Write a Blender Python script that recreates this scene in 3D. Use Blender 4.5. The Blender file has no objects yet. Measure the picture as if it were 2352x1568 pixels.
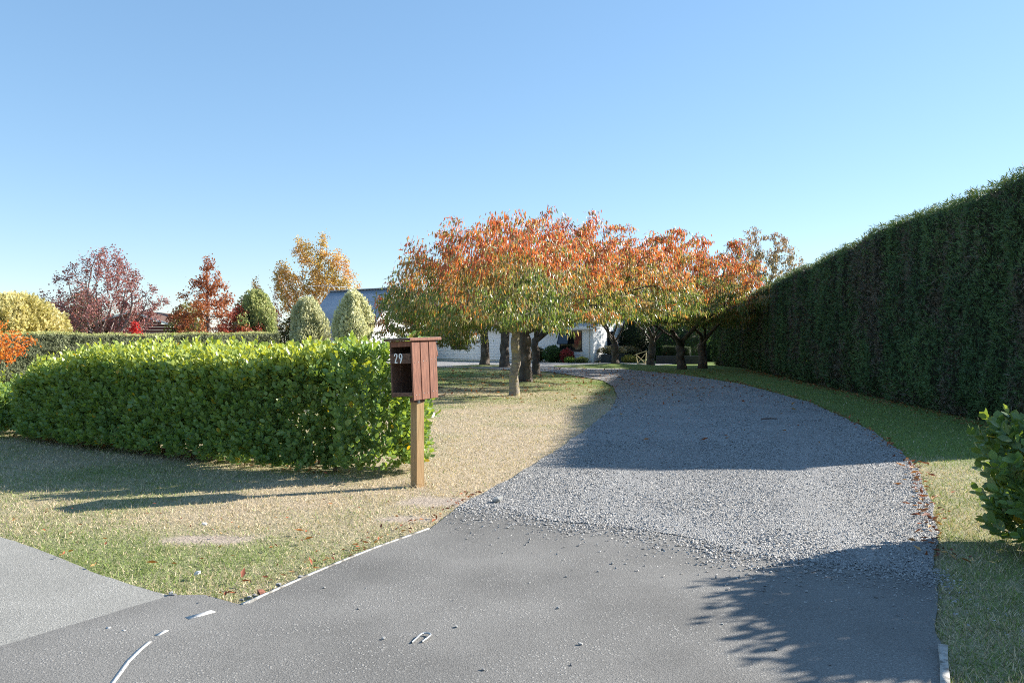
import bpy, bmesh, math, random
import numpy as np
from mathutils import Vector, Matrix
from mathutils.geometry import delaunay_2d_cdt

rng = np.random.default_rng(11)
random.seed(5)
SC = bpy.context.scene
COL = SC.collection

# ------------------------------------------------------------------ camera, sky, sun, exposure
EYE = 1.45
cam_d = bpy.data.cameras.new('camera')
cam_d.lens = 28.0; cam_d.sensor_width = 36.0
cam_d.clip_start = 0.05; cam_d.clip_end = 3000
cam = bpy.data.objects.new('camera', cam_d); COL.objects.link(cam)
cam.location = (0, 0, EYE); cam.rotation_euler = (math.radians(90), 0, 0)
SC.camera = cam

SUN_EL = math.radians(27.0)
SUN_AZ = math.radians(70.0)            # clockwise from +Y (view direction) towards +X
SUNV = Vector((math.sin(SUN_AZ)*math.cos(SUN_EL), math.cos(SUN_AZ)*math.cos(SUN_EL), math.sin(SUN_EL)))
w = bpy.data.worlds.new('World'); SC.world = w; w.use_nodes = True
nt = w.node_tree; nt.nodes.clear()
sky = nt.nodes.new('ShaderNodeTexSky'); sky.sky_type = 'NISHITA'; sky.sun_disc = False
sky.sun_elevation = SUN_EL; sky.sun_rotation = SUN_AZ
sky.altitude = 100; sky.air_density = 1.0; sky.dust_density = 0.1; sky.ozone_density = 5.0
bg = nt.nodes.new('ShaderNodeBackground'); bg.inputs['Strength'].default_value = 0.15
wo = nt.nodes.new('ShaderNodeOutputWorld')
gm = nt.nodes.new('ShaderNodeGamma'); gm.inputs[1].default_value = .6          # evens out the whole dome
hs = nt.nodes.new('ShaderNodeHueSaturation'); hs.inputs['Saturation'].default_value = 1.22
nt.links.new(sky.outputs[0], gm.inputs[0]); nt.links.new(gm.outputs[0], hs.inputs['Color']); nt.links.new(hs.outputs[0], bg.inputs[0]); nt.links.new(bg.outputs[0], wo.inputs[0])

sun_d = bpy.data.lights.new('sun', 'SUN'); sun_d.energy = 4.8; sun_d.angle = math.radians(0.53)
sun_d.color = (1.0, 0.93, 0.83)
sun = bpy.data.objects.new('sun', sun_d); COL.objects.link(sun)
sun.rotation_euler = SUNV.to_track_quat('Z', 'Y').to_euler()
sun.location = (30, 10, 30)

vs = SC.view_settings
vs.view_transform = 'Standard'; vs.look = 'None'; vs.gamma = 1.0; vs.use_curve_mapping = False
vs.exposure = 1.4
SC.cycles.filter_width = 1.0; SC.cycles.use_denoising = False
SC.cycles.max_bounces = 8; SC.cycles.transparent_max_bounces = 8

# ------------------------------------------------------------------ helpers
FPX = 1829.3
def G(px, py):
    """plan position of a measured ground point"""
    Y = FPX*EYE/(py-784.0); return ((px-1176.0)/FPX*Y, Y)
def at(px, py, Y):
    return Vector(((px-1176.0)/FPX*Y, Y, EYE-(py-784.0)/FPX*Y))

_T = np.random.default_rng(3).random((256, 256))
def vnoise(x, y):
    x = np.asarray(x, float); y = np.asarray(y, float)
    xi = np.floor(x).astype(int); yi = np.floor(y).astype(int)
    fx = x-xi; fy = y-yi
    fx = fx*fx*(3-2*fx); fy = fy*fy*(3-2*fy)
    a = _T[xi % 256, yi % 256]; b = _T[(xi+1) % 256, yi % 256]
    c = _T[xi % 256, (yi+1) % 256]; d = _T[(xi+1) % 256, (yi+1) % 256]
    return a*(1-fx)*(1-fy)+b*fx*(1-fy)+c*(1-fx)*fy+d*fx*fy
def fbm(x, y, o=4):
    s = 0; a = .5; t = 0
    for k in range(o):
        s = s+a*vnoise(np.asarray(x)*2**k+17.3*k, np.asarray(y)*2**k+9.1*k); t += a; a *= .5
    return s/t
def sstep(a, b, x):
    t = np.clip((np.asarray(x, float)-a)/(b-a), 0, 1); return t*t*(3-2*t)
def inpoly(x, y, poly):
    x = np.asarray(x); y = np.asarray(y); r = np.zeros(x.shape, bool)
    n = len(poly)
    for i in range(n):
        x0, y0 = poly[i]; x1, y1 = poly[(i+1) % n]
        c = ((y0 > y) != (y1 > y))
        if y0 != y1:
            r ^= c & (x < (x1-x0)*(y-y0)/(y1-y0)+x0)
    return r
def norm(v):
    return v/np.maximum(np.linalg.norm(v, axis=-1, keepdims=True), 1e-9)

def mk_mesh(name, V, F, col=None, mat=None, smooth=False):
    me = bpy.data.meshes.new(name)
    V = np.ascontiguousarray(V, dtype=np.float32).reshape(-1, 3)
    if not isinstance(F, (list, tuple)): F = [F]
    F = [np.asarray(f, dtype=np.int32) for f in F if len(f)]
    nl = sum(f.size for f in F); nf = sum(len(f) for f in F)
    me.vertices.add(len(V)); me.vertices.foreach_set('co', V.ravel())
    me.loops.add(nl); me.polygons.add(nf)
    me.loops.foreach_set('vertex_index', np.concatenate([f.ravel() for f in F]))
    st = []; o = 0
    for f in F:
        k = f.shape[1]; st.append(o+np.arange(len(f))*k); o += f.size
    me.polygons.foreach_set('loop_start', np.concatenate(st).astype(np.int32))
    if smooth: me.polygons.foreach_set('use_smooth', np.ones(nf, bool))
    if col is not None:
        at_ = me.attributes.new('Col', 'FLOAT_COLOR', 'POINT')
        c = np.ones((len(V), 4), np.float32); c[:, :3] = col
        at_.data.foreach_set('color', c.ravel())
    me.update(calc_edges=True)
    if mat is not None: me.materials.append(mat)
    return me
def link(name, me, parent=None, loc=(0, 0, 0)):
    o = bpy.data.objects.new(name, me); COL.objects.link(o); o.location = loc
    if parent is not None: o.parent = parent
    return o
def tag(o, label=None, cat=None, group=None, kind=None):
    if label: o['label'] = label
    if cat: o['category'] = cat
    if group: o['group'] = group
    if kind: o['kind'] = kind
    return o
def empty(name, loc, label=None, cat=None, group=None):
    o = bpy.data.objects.new(name, None); COL.objects.link(o); o.location = loc
    o.empty_display_size = .2
    return tag(o, label, cat, group)

def frames(axis, hint):
    y = norm(axis); x = np.cross(y, hint); x = norm(x); z = np.cross(x, y)
    return np.stack([x, y, z], axis=2)
def inst(TV, TF, R, S, T):
    n = len(T); k = len(TV)
    S = np.asarray(S, float)
    P = TV[None, :, :]*(S[:, None, None] if S.ndim == 1 else S[:, None, :])
    V = np.einsum('nij,nkj->nki', R, np.broadcast_to(P, (n, k, 3)))+T[:, None, :]
    F = (TF[None]+(np.arange(n)*k)[:, None, None]).reshape(-1, TF.shape[1])
    return V.reshape(-1, 3), F
def randdir(n):
    return norm(rng.normal(size=(n, 3)))

# shape templates: leaf along +y, face towards +z
LANCE_V = np.array([[0, 0, 0], [-.135, .42, .05], [0, .45, -.01], [.135, .42, .05], [0, 1, -.10]], float)
LANCE_F = np.array([[0, 2, 1], [0, 3, 2], [1, 2, 4], [2, 3, 4]])
OVAL_V = np.array([[0, 0, 0], [-.24, .30, .04], [-.27, .66, .05], [0, 1, -.02], [.27, .66, .05], [.24, .30, .04], [0, .32, -.01], [0, .66, 0]], float)
OVAL_F = np.array([[0, 6, 1], [0, 5, 6], [1, 6, 7], [1, 7, 2], [6, 5, 4], [6, 4, 7], [2, 7, 3], [7, 4, 3]])
OVAL4_V = np.array([[0, 0, 0], [-.25, .32, .05], [-.27, .68, .05], [0, 1, -.02], [.27, .68, .05], [.25, .32, .05]], float)
OVAL4_F = np.array([[0, 3, 2, 1], [0, 5, 4, 3]])
SMALL_V = np.array([[0, 0, 0], [-.3, .5, .06], [.3, .5, .06], [0, 1, 0]], float)
SMALL_F = np.array([[0, 2, 1], [1, 2, 3]])
FAN_V = np.array([[0, 0, 0], [-.10, .45, .02], [.10, .45, .02], [0, 1, .05],
                  [-.45, .70, -.03], [-.30, .40, .0], [.45, .70, -.03], [.30, .40, .0]], float)
FAN_F = np.array([[0, 2, 1], [1, 2, 3], [0, 5, 4], [0, 6, 7]])

# ------------------------------------------------------------------ materials
MATS = {}
def newmat(name):
    m = bpy.data.materials.new(name); m.use_nodes = True
    t = m.node_tree; t.nodes.clear()
    o = t.nodes.new('ShaderNodeOutputMaterial'); MATS[name] = m
    return m, t, o
def N(t, typ, **kw):
    n = t.nodes.new(typ)
    for k, v in kw.items():
        if k in n.inputs: n.inputs[k].default_value = v
        else: setattr(n, k, v)
    return n
def bsdf(t, **kw):
    b = t.nodes.new('ShaderNodeBsdfPrincipled')
    for k, v in kw.items(): b.inputs[k].default_value = v
    return b
def ramp(t, pts):
    r = t.nodes.new('ShaderNodeValToRGB'); e = r.color_ramp.elements
    while len(e) < len(pts): e.new(.5)
    for i, (p, c) in enumerate(pts):
        e[i].position = p; e[i].color = (*c, 1) if len(c) == 3 else c
    return r
def mixcol(t, a, b, fac, mode='MIX'):
    m = t.nodes.new('ShaderNodeMix'); m.data_type = 'RGBA'; m.blend_type = mode
    for inp, v in ((m.inputs[0], fac), (m.inputs[6], a), (m.inputs[7], b)):
        if hasattr(v, 'node'): t.links.new(v, inp)
        elif isinstance(v, (int, float)): inp.default_value = v
        else: inp.default_value = (*v, 1)
    return m.outputs[2]

def leafmat(name, rough=.42, trans=.35, spec=.4, tint=(1.15, 1.1, .6)):
    m, t, o = newmat(name)
    a = N(t, 'ShaderNodeAttribute', attribute_name='Col')
    p = bsdf(t, Roughness=rough); p.inputs['Specular IOR Level'].default_value = spec
    t.links.new(a.outputs['Color'], p.inputs['Base Color'])
    tr = t.nodes.new('ShaderNodeBsdfTranslucent')
    t.links.new(mixcol(t, a.outputs['Color'], tint, 1.0, 'MULTIPLY'), tr.inputs['Color'])
    mx = t.nodes.new('ShaderNodeMixShader'); mx.inputs[0].default_value = trans
    t.links.new(p.outputs[0], mx.inputs[1]); t.links.new(tr.outputs[0], mx.inputs[2])
    t.links.new(mx.outputs[0], o.inputs[0])
    return m
M_CHERRY = leafmat('cherry_leaf', .36, .46, .6, (1.5, 1.25, .7))
M_GRIS = leafmat('griselinia_leaf', .36, .30, .45, (2.1, 1.8, .4))
M_CONIF = leafmat('conifer_spray', .6, .12, .25)
M_FAR = leafmat('autumn_leaf', .5, .35, .35, (1.4, 1.2, .7))
M_PALE = leafmat('variegated_leaf', .5, .5, .3, (1.1, 1.08, .9))
M_GRASS = leafmat('grass_blade', .55, .25, .25, (1.1, 1.1, .7))
M_DRYLEAF = leafmat('fallen_leaf', .6, .15, .2)

def noisemat(name, stops, scale=8, rough=.8, bump=.3, bscale=40, detail=6, stretch=(1, 1, 1), dist=.01, spec=.3):
    m, t, o = newmat(name)
    tc = t.nodes.new('ShaderNodeTexCoord'); mp = t.nodes.new('ShaderNodeMapping')
    mp.inputs['Scale'].default_value = stretch
    t.links.new(tc.outputs['Object'], mp.inputs[0])
    n = N(t, 'ShaderNodeTexNoise', Scale=scale, Detail=detail); t.links.new(mp.outputs[0], n.inputs['Vector'])
    r = ramp(t, stops); t.links.new(n.outputs[0], r.inputs[0])
    p = bsdf(t, Roughness=rough); p.inputs['Specular IOR Level'].default_value = spec
    t.links.new(r.outputs[0], p.inputs['Base Color'])
    n2 = N(t, 'ShaderNodeTexNoise', Scale=bscale, Detail=4); t.links.new(mp.outputs[0], n2.inputs['Vector'])
    b = N(t, 'ShaderNodeBump', Strength=bump, Distance=dist); t.links.new(n2.outputs[0], b.inputs['Height'])
    t.links.new(b.outputs[0], p.inputs['Normal']); t.links.new(p.outputs[0], o.inputs[0])
    return m
def plain(name, c, rough=.5, metal=0, spec=.4, var=.12, scale=6, stretch=(1, 1, 1)):
    a = tuple(x*(1-var) for x in c); b = tuple(min(1, x*(1+var)) for x in c)
    m = noisemat(name, [(.3, a), (.7, b)], scale, rough, .12, scale*5, 4, stretch, .004, spec)
    m.node_tree.nodes['Principled BSDF'].inputs['Metallic'].default_value = metal
    return m

M_BARK = noisemat('cherry_bark', [(.3, (.045, .036, .03)), (.55, (.11, .09, .075)), (.75, (.22, .19, .16))], 5, .85, .9, 14, 6, (1, 1, .45), .05)
M_BARKPALE = noisemat('young_cherry_bark', [(.3, (.13, .11, .085)), (.5, (.26, .23, .19)), (.62, (.30, .25, .12)), (.8, (.36, .33, .28))], 6, .8, .5, 22, 6, (1, 1, 2.2), .02)
M_TWIG = plain('pale_twig', (.23, .19, .17), .8)
M_STEM = plain('brown_stem', (.15, .11, .075), .8)
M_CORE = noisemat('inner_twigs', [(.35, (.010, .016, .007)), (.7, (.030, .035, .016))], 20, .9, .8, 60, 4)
M_WHITE = plain('white_weatherboard', (.80, .80, .79), .45, var=.03)
M_TRIM = plain('white_trim', (.78, .78, .76), .45, var=.03)
M_BLACK = plain('dark_window_frame', (.02, .02, .022), .35, var=.1)
M_ROOF = plain('blue_grey_steel', (.42, .445, .475), .65, .0, .2, .08, 1.5)
M_GREENROOF = plain('green_steel', (.09, .16, .13), .5, .1, .5, .1, 1.5)
M_BARN = noisemat('brown_red_boards', [(.3, (.13, .045, .04)), (.7, (.21, .075, .065))], 5, .7, .3, 30, 5, (.3, 1, 4))
M_REDTIMBER = noisemat('red_stained_timber', [(.28, (.085, .040, .028)), (.42, (.16, .064, .040)), (.55, (.20, .082, .050)), (.75, (.28, .125, .078))], 11, .62, .4, 45, 6, (6, 6, .8), .004)
M_DARKTIMBER = noisemat('weathered_brown_timber', [(.25, (.075, .042, .032)), (.5, (.13, .075, .055)), (.75, (.20, .12, .085))], 9, .8, .5, 45, 6, (1.5, 6, 6), .004)
M_POST = noisemat('raw_pine_post', [(.25, (.25, .155, .070)), (.5, (.34, .22, .105)), (.75, (.42, .29, .155))], 10, .75, .35, 40, 6, (8, 8, .5), .004)
M_GALV = plain('galvanised_steel', (.42, .44, .45), .45, .6, .5, .2, 40)
M_ALU = plain('aluminium', (.65, .66, .68), .35, .5)
M_DIGIT = plain('white_digit', (.82, .85, .86), .35, var=.02)
M_PALEWOOD = plain('pale_wood', (.50, .42, .24), .7)
M_PLANTER = plain('dark_planter', (.035, .04, .045), .6)
M_PAINT = noisemat('worn_white_paint', [(.33, (.17, .17, .17)), (.42, (.44, .44, .43)), (.8, (.54, .54, .53))], 60, .7, .3, 150, 5)
M_EDGE = noisemat('pale_edging', [(.38, (.15, .14, .12)), (.5, (.40, .39, .36)), (.8, (.50, .49, .46))], 14, .85, .4, 80, 5)
M_STONE = None
def glassmat():
    m, t, o = newmat('window_glass')
    p = bsdf(t, Roughness=.04); p.inputs['Base Color'].default_value = (.015, .02, .025, 1)
    p.inputs['Specular IOR Level'].default_value = .9
    t.links.new(p.outputs[0], o.inputs[0]); return m
M_GLASS = glassmat()
def asphaltmat(name, c, chips, chipcol, cscale, warm=(1, 1, 1), patch=.18):
    m, t, o = newmat(name)
    tc = t.nodes.new('ShaderNodeTexCoord')
    def tex(typ, **kw):
        n = N(t, typ, **kw); t.links.new(tc.outputs['Object'], n.inputs['Vector']); return n
    n1 = tex('ShaderNodeTexNoise', Scale=.9, Detail=5)
    n2 = tex('ShaderNodeTexNoise', Scale=150, Detail=5)
    n3 = tex('ShaderNodeTexNoise', Scale=2.2, Detail=3)
    lo = tuple(x*(1-patch) for x in c); hi = tuple(x*(1+patch) for x in c)
    r1 = ramp(t, [(.3, lo), (.7, hi)]); t.links.new(n1.outputs[0], r1.inputs[0])
    r2 = ramp(t, [(.3, (.60, .60, .60)), (.7, (1.38, 1.38, 1.38))]); t.links.new(n2.outputs[0], r2.inputs[0])
    base = mixcol(t, r1.outputs[0], r2.outputs[0], 1.0, 'MULTIPLY')
    v = tex('ShaderNodeTexVoronoi', Scale=cscale, Randomness=1.0)
    rv = ramp(t, [(0, (1, 1, 1)), (.22, (1, 1, 1)), (.32, (0, 0, 0))]); t.links.new(v.outputs['Distance'], rv.inputs[0])
    sepc = t.nodes.new('ShaderNodeSeparateColor'); t.links.new(v.outputs['Color'], sepc.inputs[0])
    rr = ramp(t, [(1-chips-.02, (0, 0, 0)), (1-chips, (1, 1, 1))]); t.links.new(sepc.outputs[0], rr.inputs[0])
    rw = ramp(t, [(.38, (0, 0, 0)), (.62, (1, 1, 1))]); t.links.new(n3.outputs[0], rw.inputs[0])
    f = mixcol(t, rv.outputs[0], rr.outputs[0], 1.0, 'MULTIPLY')
    f = mixcol(t, f, rw.outputs[0], .8, 'MULTIPLY')
    colr = mixcol(t, base, chipcol, f)
    p = bsdf(t, Roughness=.85); p.inputs['Specular IOR Level'].default_value = .25
    t.links.new(colr, p.inputs['Base Color'])
    b = N(t, 'ShaderNodeBump', Strength=.6, Distance=.006); t.links.new(n2.outputs[0], b.inputs['Height'])
    b2 = N(t, 'ShaderNodeBump', Strength=.5, Distance=.006); t.links.new(f, b2.inputs['Height']); t.links.new(b.outputs[0], b2.inputs['Normal'])
    t.links.new(b2.outputs[0], p.inputs['Normal']); t.links.new(p.outputs[0], o.inputs[0])
    return m
M_ASPH = asphaltmat('asphalt', (.166, .161, .150), .75, (.30, .292, .272), 50, patch=.26)
M_PATH = asphaltmat('old_chip_path', (.255, .25, .228), .8, (.44, .43, .40), 62, patch=.16)
def gravelmat():
    m, t, o = newmat('gravel_bed')
    tc = t.nodes.new('ShaderNodeTexCoord')
    def tex(typ, **kw):
        n = N(t, typ, **kw); t.links.new(tc.outputs['Object'], n.inputs['Vector']); return n
    v = tex('ShaderNodeTexVoronoi', Scale=80); n = tex('ShaderNodeTexNoise', Scale=.7, Detail=5)
    sep = t.nodes.new('ShaderNodeSeparateColor'); t.links.new(v.outputs['Color'], sep.inputs[0])
    r = ramp(t, [(0, (.19, .187, .18)), (.5, (.30, .297, .288)), (1, (.44, .435, .42))]); t.links.new(sep.outputs[0], r.inputs[0])
    r2 = ramp(t, [(.3, (.82, .82, .82)), (.7, (1.1, 1.1, 1.1))]); t.links.new(n.outputs[0], r2.inputs[0])
    p = bsdf(t, Roughness=.8); p.inputs['Specular IOR Level'].default_value = .3
    t.links.new(mixcol(t, r.outputs[0], r2.outputs[0], 1.0, 'MULTIPLY'), p.inputs['Base Color'])
    b = N(t, 'ShaderNodeBump', Strength=.9, Distance=.02, invert=True); t.links.new(v.outputs['Distance'], b.inputs['Height'])
    t.links.new(b.outputs[0], p.inputs['Normal']); t.links.new(p.outputs[0], o.inputs[0])
    return m
M_GRAVEL = gravelmat()
def colmat(name, rough=.8, spec=.3, fine=None):
    m, t, o = newmat(name)
    a = N(t, 'ShaderNodeAttribute', attribute_name='Col')
    p = bsdf(t, Roughness=rough); p.inputs['Specular IOR Level'].default_value = spec
    c = a.outputs['Color']
    tc = t.nodes.new('ShaderNodeTexCoord')
    if fine:
        n = N(t, 'ShaderNodeTexNoise', Scale=fine, Detail=5); t.links.new(tc.outputs['Object'], n.inputs['Vector'])
        r = ramp(t, [(.3, (.6, .6, .6)), (.7, (1.35, 1.35, 1.35))]); t.links.new(n.outputs[0], r.inputs[0])
        c = mixcol(t, c, r.outputs[0], 1.0, 'MULTIPLY')
        b = N(t, 'ShaderNodeBump', Strength=.6, Distance=.02); t.links.new(n.outputs[0], b.inputs['Height'])
        t.links.new(b.outputs[0], p.inputs['Normal'])
    t.links.new(c, p.inputs['Base Color']); t.links.new(p.outputs[0], o.inputs[0])
    return m
M_GROUND = colmat('turf_soil', .95, .1, 60)
M_STONE = colmat('stone', .75, .3, 90)

# ------------------------------------------------------------------ plan outlines (metres)
ASPH = [(-9, .4), (1.55, .4), (1.83, 3.38), G(2150, 1440), G(2150, 1330), G(2135, 1308), G(1900, 1286), G(1680, 1258), G(1560, 1226), G(1300, 1192),
        G(1150, 1163), G(1060, 1168), G(985, 1217), G(860, 1262), G(700, 1325), G(570, 1390), G(540, 1391), G(470, 1372), G(392, 1373), G(0, 1490), G(-700, 1700), (-9, 2.0)]
PATH = [G(398, 1374), G(315, 1352), G(229, 1324), G(135, 1279), G(57, 1252), G(0, 1234), G(-300, 1190), (-14, 7.5), (-14, 3.0), (-9, 1.9), G(-700, 1700), G(0, 1492)]
GRAV = [G(2140, 1314), G(2150, 1260), G(2150, 1200), G(2110, 1080), G(2075, 1045), G(2000, 990), G(1860, 925), G(1700, 882), G(1560, 860), G(1450, 850),
        (5.6, 46), (8.5, 47.5), (10.5, 51), (8, 53), (5.0, 53.2), (-3, 58), (-14, 60), (-20, 50), (-6, 45.4), (-3, 44.5), G(1260, 854), G(1320, 863), G(1385, 874), G(1408, 888), G(1418, 910), G(1400, 945),
        G(1330, 1000), G(1255, 1052), G(1180, 1097), G(1055, 1168), G(1150, 1170), G(1300, 1203), G(1560, 1234), G(1680, 1268), G(1900, 1296), G(2050, 1306)]

def densify(poly, step, amp, seed=0, far=30):
    out = []
    for i in range(len(poly)):
        a = np.array(poly[i]); b = np.array(poly[(i+1) % len(poly)])
        L = np.linalg.norm(b-a); st = step if min(a[1], b[1]) < far else 1.0
        k = max(1, int(L/st))
        for j in range(k):
            p = a+(b-a)*j/k
            d = np.array([fbm(p[0]*3+seed, p[1]*3, 4)-.5, fbm(p[0]*3+50+seed, p[1]*3, 4)-.5])
            out.append(tuple(p+d*amp*2))
    return out
ASPH_D = densify(ASPH, .12, .03, 1); PATH_D = densify(PATH, .12, .035, 2); GRAV_D = densify(GRAV, .15, .05, 3)
def sheet(name, poly, z, mat):
    n = len(poly)
    r = delaunay_2d_cdt([Vector(p) for p in poly], [], [list(range(n))], 1, 1e-5)
    V = np.array([(p.x, p.y, z) for p in r[0]]); F = []
    for f in r[2]:
        q = V[list(f)]; c = np.cross(q[1]-q[0], q[2]-q[0])[2]
        F.append(list(f) if c > 0 else list(f)[::-1])
    me = mk_mesh(name, V, np.array(F), None, mat)
    return tag(link(name, me), kind='structure')

def greenness(x, y):
    """0 dry straw .. 1 green"""
    n = fbm(x*.9, y*.9, 4); n2 = fbm(x*.25+30, y*.25, 3)
    g = .28+.9*(n-.5)+.8*(n2-.5)
    g = g+.40*sstep(6.6, 4.8, y)*sstep(.5, -1.0, x)           # green strip by the path
    g = g+.25*sstep(2.2, 3.5, x)*sstep(30, 8, y)
    g = g-.18*sstep(7.0, 8.0, y)*sstep(-2, -.5, x)*sstep(20, 16, y)*sstep(5, 2, x)
    g = g+.55*sstep(3.5, 5, x)*sstep(9.0, 10.5, y)
    g = g+.45*sstep(20, 26, y)
    return np.clip(g, 0, 1)
STRAW = np.array([.47, .385, .27]); GREEN = np.array([.16, .22, .065]); SOIL = np.array([.15, .115, .08])
BARE = [(*G(485, 1237), .42, .13), (*G(1000, 1150), .35, .25), (*G(930, 1190), .30, .12)]
def bare(x, y):
    b = np.zeros(np.shape(x))
    for (bx, by, rx, ry) in BARE:
        d = ((x-bx)/rx)**2+((y-by)/ry)**2
        b = np.maximum(b, sstep(1.4, .5, d+1.2*(fbm(x*6, y*6, 3)-.5)))
    return b
MOUND = [(5.95, 46.0, .17, 2.6), (-1.6, 46.5, .10, 1.6), (.5, 27.6, .06, 1.0)]
def ground_z(x, y):
    z = .012*(fbm(x*.7, y*.7, 3)-.5)
    z = z-.006
    for mx, my, h, r in MOUND:
        z = z+h*np.exp(-((x-mx)**2+(y-my)**2)/(r*r))
    return z
def axis_samples(segs):
    out = []
    for a, b, s in segs: out += list(np.arange(a, b, s))
    return np.array(out)
gx = axis_samples([(-900, -100, 100), (-100, -30, 10), (-30, -10, 1.5), (-10, 10, .14), (10, 30, .8), (30, 100, 10), (100, 901, 100)])
gy = axis_samples([(-60, 0, 10), (0, 3, .5), (3, 22, .14), (22, 60, .6), (60, 140, 8), (140, 1200, 100)])
XX, YY = np.meshgrid(gx, gy, indexing='ij')
ZZ = ground_z(XX, YY)
gV = np.stack([XX, YY, ZZ], -1).reshape(-1, 3)
nx, ny = len(gx), len(gy)
idx = np.arange(nx*ny).reshape(nx, ny)
gF = np.stack([idx[:-1, :-1], idx[1:, :-1], idx[1:, 1:], idx[:-1, 1:]], -1).reshape(-1, 4)
g_ = greenness(gV[:, 0], gV[:, 1])[:, None]
gC = (STRAW*.82)*(1-g_)+(GREEN*.9)*g_
bb = bare(gV[:, 0], gV[:, 1])[:, None]
gC = gC*(1-bb)+np.array([.36, .30, .24])*bb
tag(link('ground', mk_mesh('ground', gV, gF, gC, M_GROUND, True)), kind='structure')
sheet('footpath', PATH_D, .010, M_PATH)
sheet('asphalt_driveway', ASPH_D, .015, M_ASPH)
sheet('gravel_driveway', GRAV_D, .019, M_GRAVEL)

# ------------------------------------------------------------------ boxes
def box_bm(bm, c, s, R=None, bevel=0.0):
    """box centred at c with full size s"""
    r = bmesh.ops.create_cube(bm, size=1.0)
    vv = r['verts']
    for v in vv:
        v.co = Vector((v.co.x*s[0], v.co.y*s[1], v.co.z*s[2]))
    if bevel > 0:
        es = list({e for v in vv for e in v.link_edges})
        rb = bmesh.ops.bevel(bm, geom=es, offset=bevel, segments=1, affect='EDGES', profile=.5)
        vv = list({v for f in rb['faces'] for v in f.verts} | {v for v in vv if v.is_valid})
    for v in vv:
        if R is not None: v.co = R @ v.co
        v.co += Vector(c)
def box(name, c, s, mat, parent=None, R=None, bevel=0.0, M=None):
    bm = bmesh.new(); box_bm(bm, c, s, R, bevel)
    if M is not None: bm.transform(M)
    me = bpy.data.meshes.new(name); bm.to_mesh(me); bm.free(); me.materials.append(mat)
    return link(name, me, parent)
def finish(name, bm, mat, parent=None, smooth=False):
    bm.normal_update()
    me = bpy.data.meshes.new(name); bm.to_mesh(me); bm.free(); me.materials.append(mat)
    if smooth: me.polygons.foreach_set('use_smooth', np.ones(len(me.polygons), bool))
    return link(name, me, parent)
def tube_arrays(P0, P1, R0, R1, sides=6):
    P0 = np.asarray(P0, float); P1 = np.asarray(P1, float); n = len(P0)
    d = norm(P1-P0)
    h = np.where(np.abs(d[:, 2:3]) > .9, np.array([[1., 0, 0]]), np.array([[0, 0, 1.]]))
    u = norm(np.cross(d, h)); v = np.cross(d, u)
    a = np.arange(sides)*2*math.pi/sides
    ring = u[:, None, :]*np.cos(a)[None, :, None]+v[:, None, :]*np.sin(a)[None, :, None]
    A = P0[:, None, :]+ring*np.asarray(R0)[:, None, None]
    B = P1[:, None, :]+ring*np.asarray(R1)[:, None, None]
    V = np.concatenate([A, B], 1).reshape(-1, 3)
    k = np.arange(sides); k2 = (k+1) % sides
    q = np.stack([k, k2, k2+sides, k+sides], -1)
    F = (q[None]+(np.arange(n)*2*sides)[:, None, None]).reshape(-1, 4)
    return V, F

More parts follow.
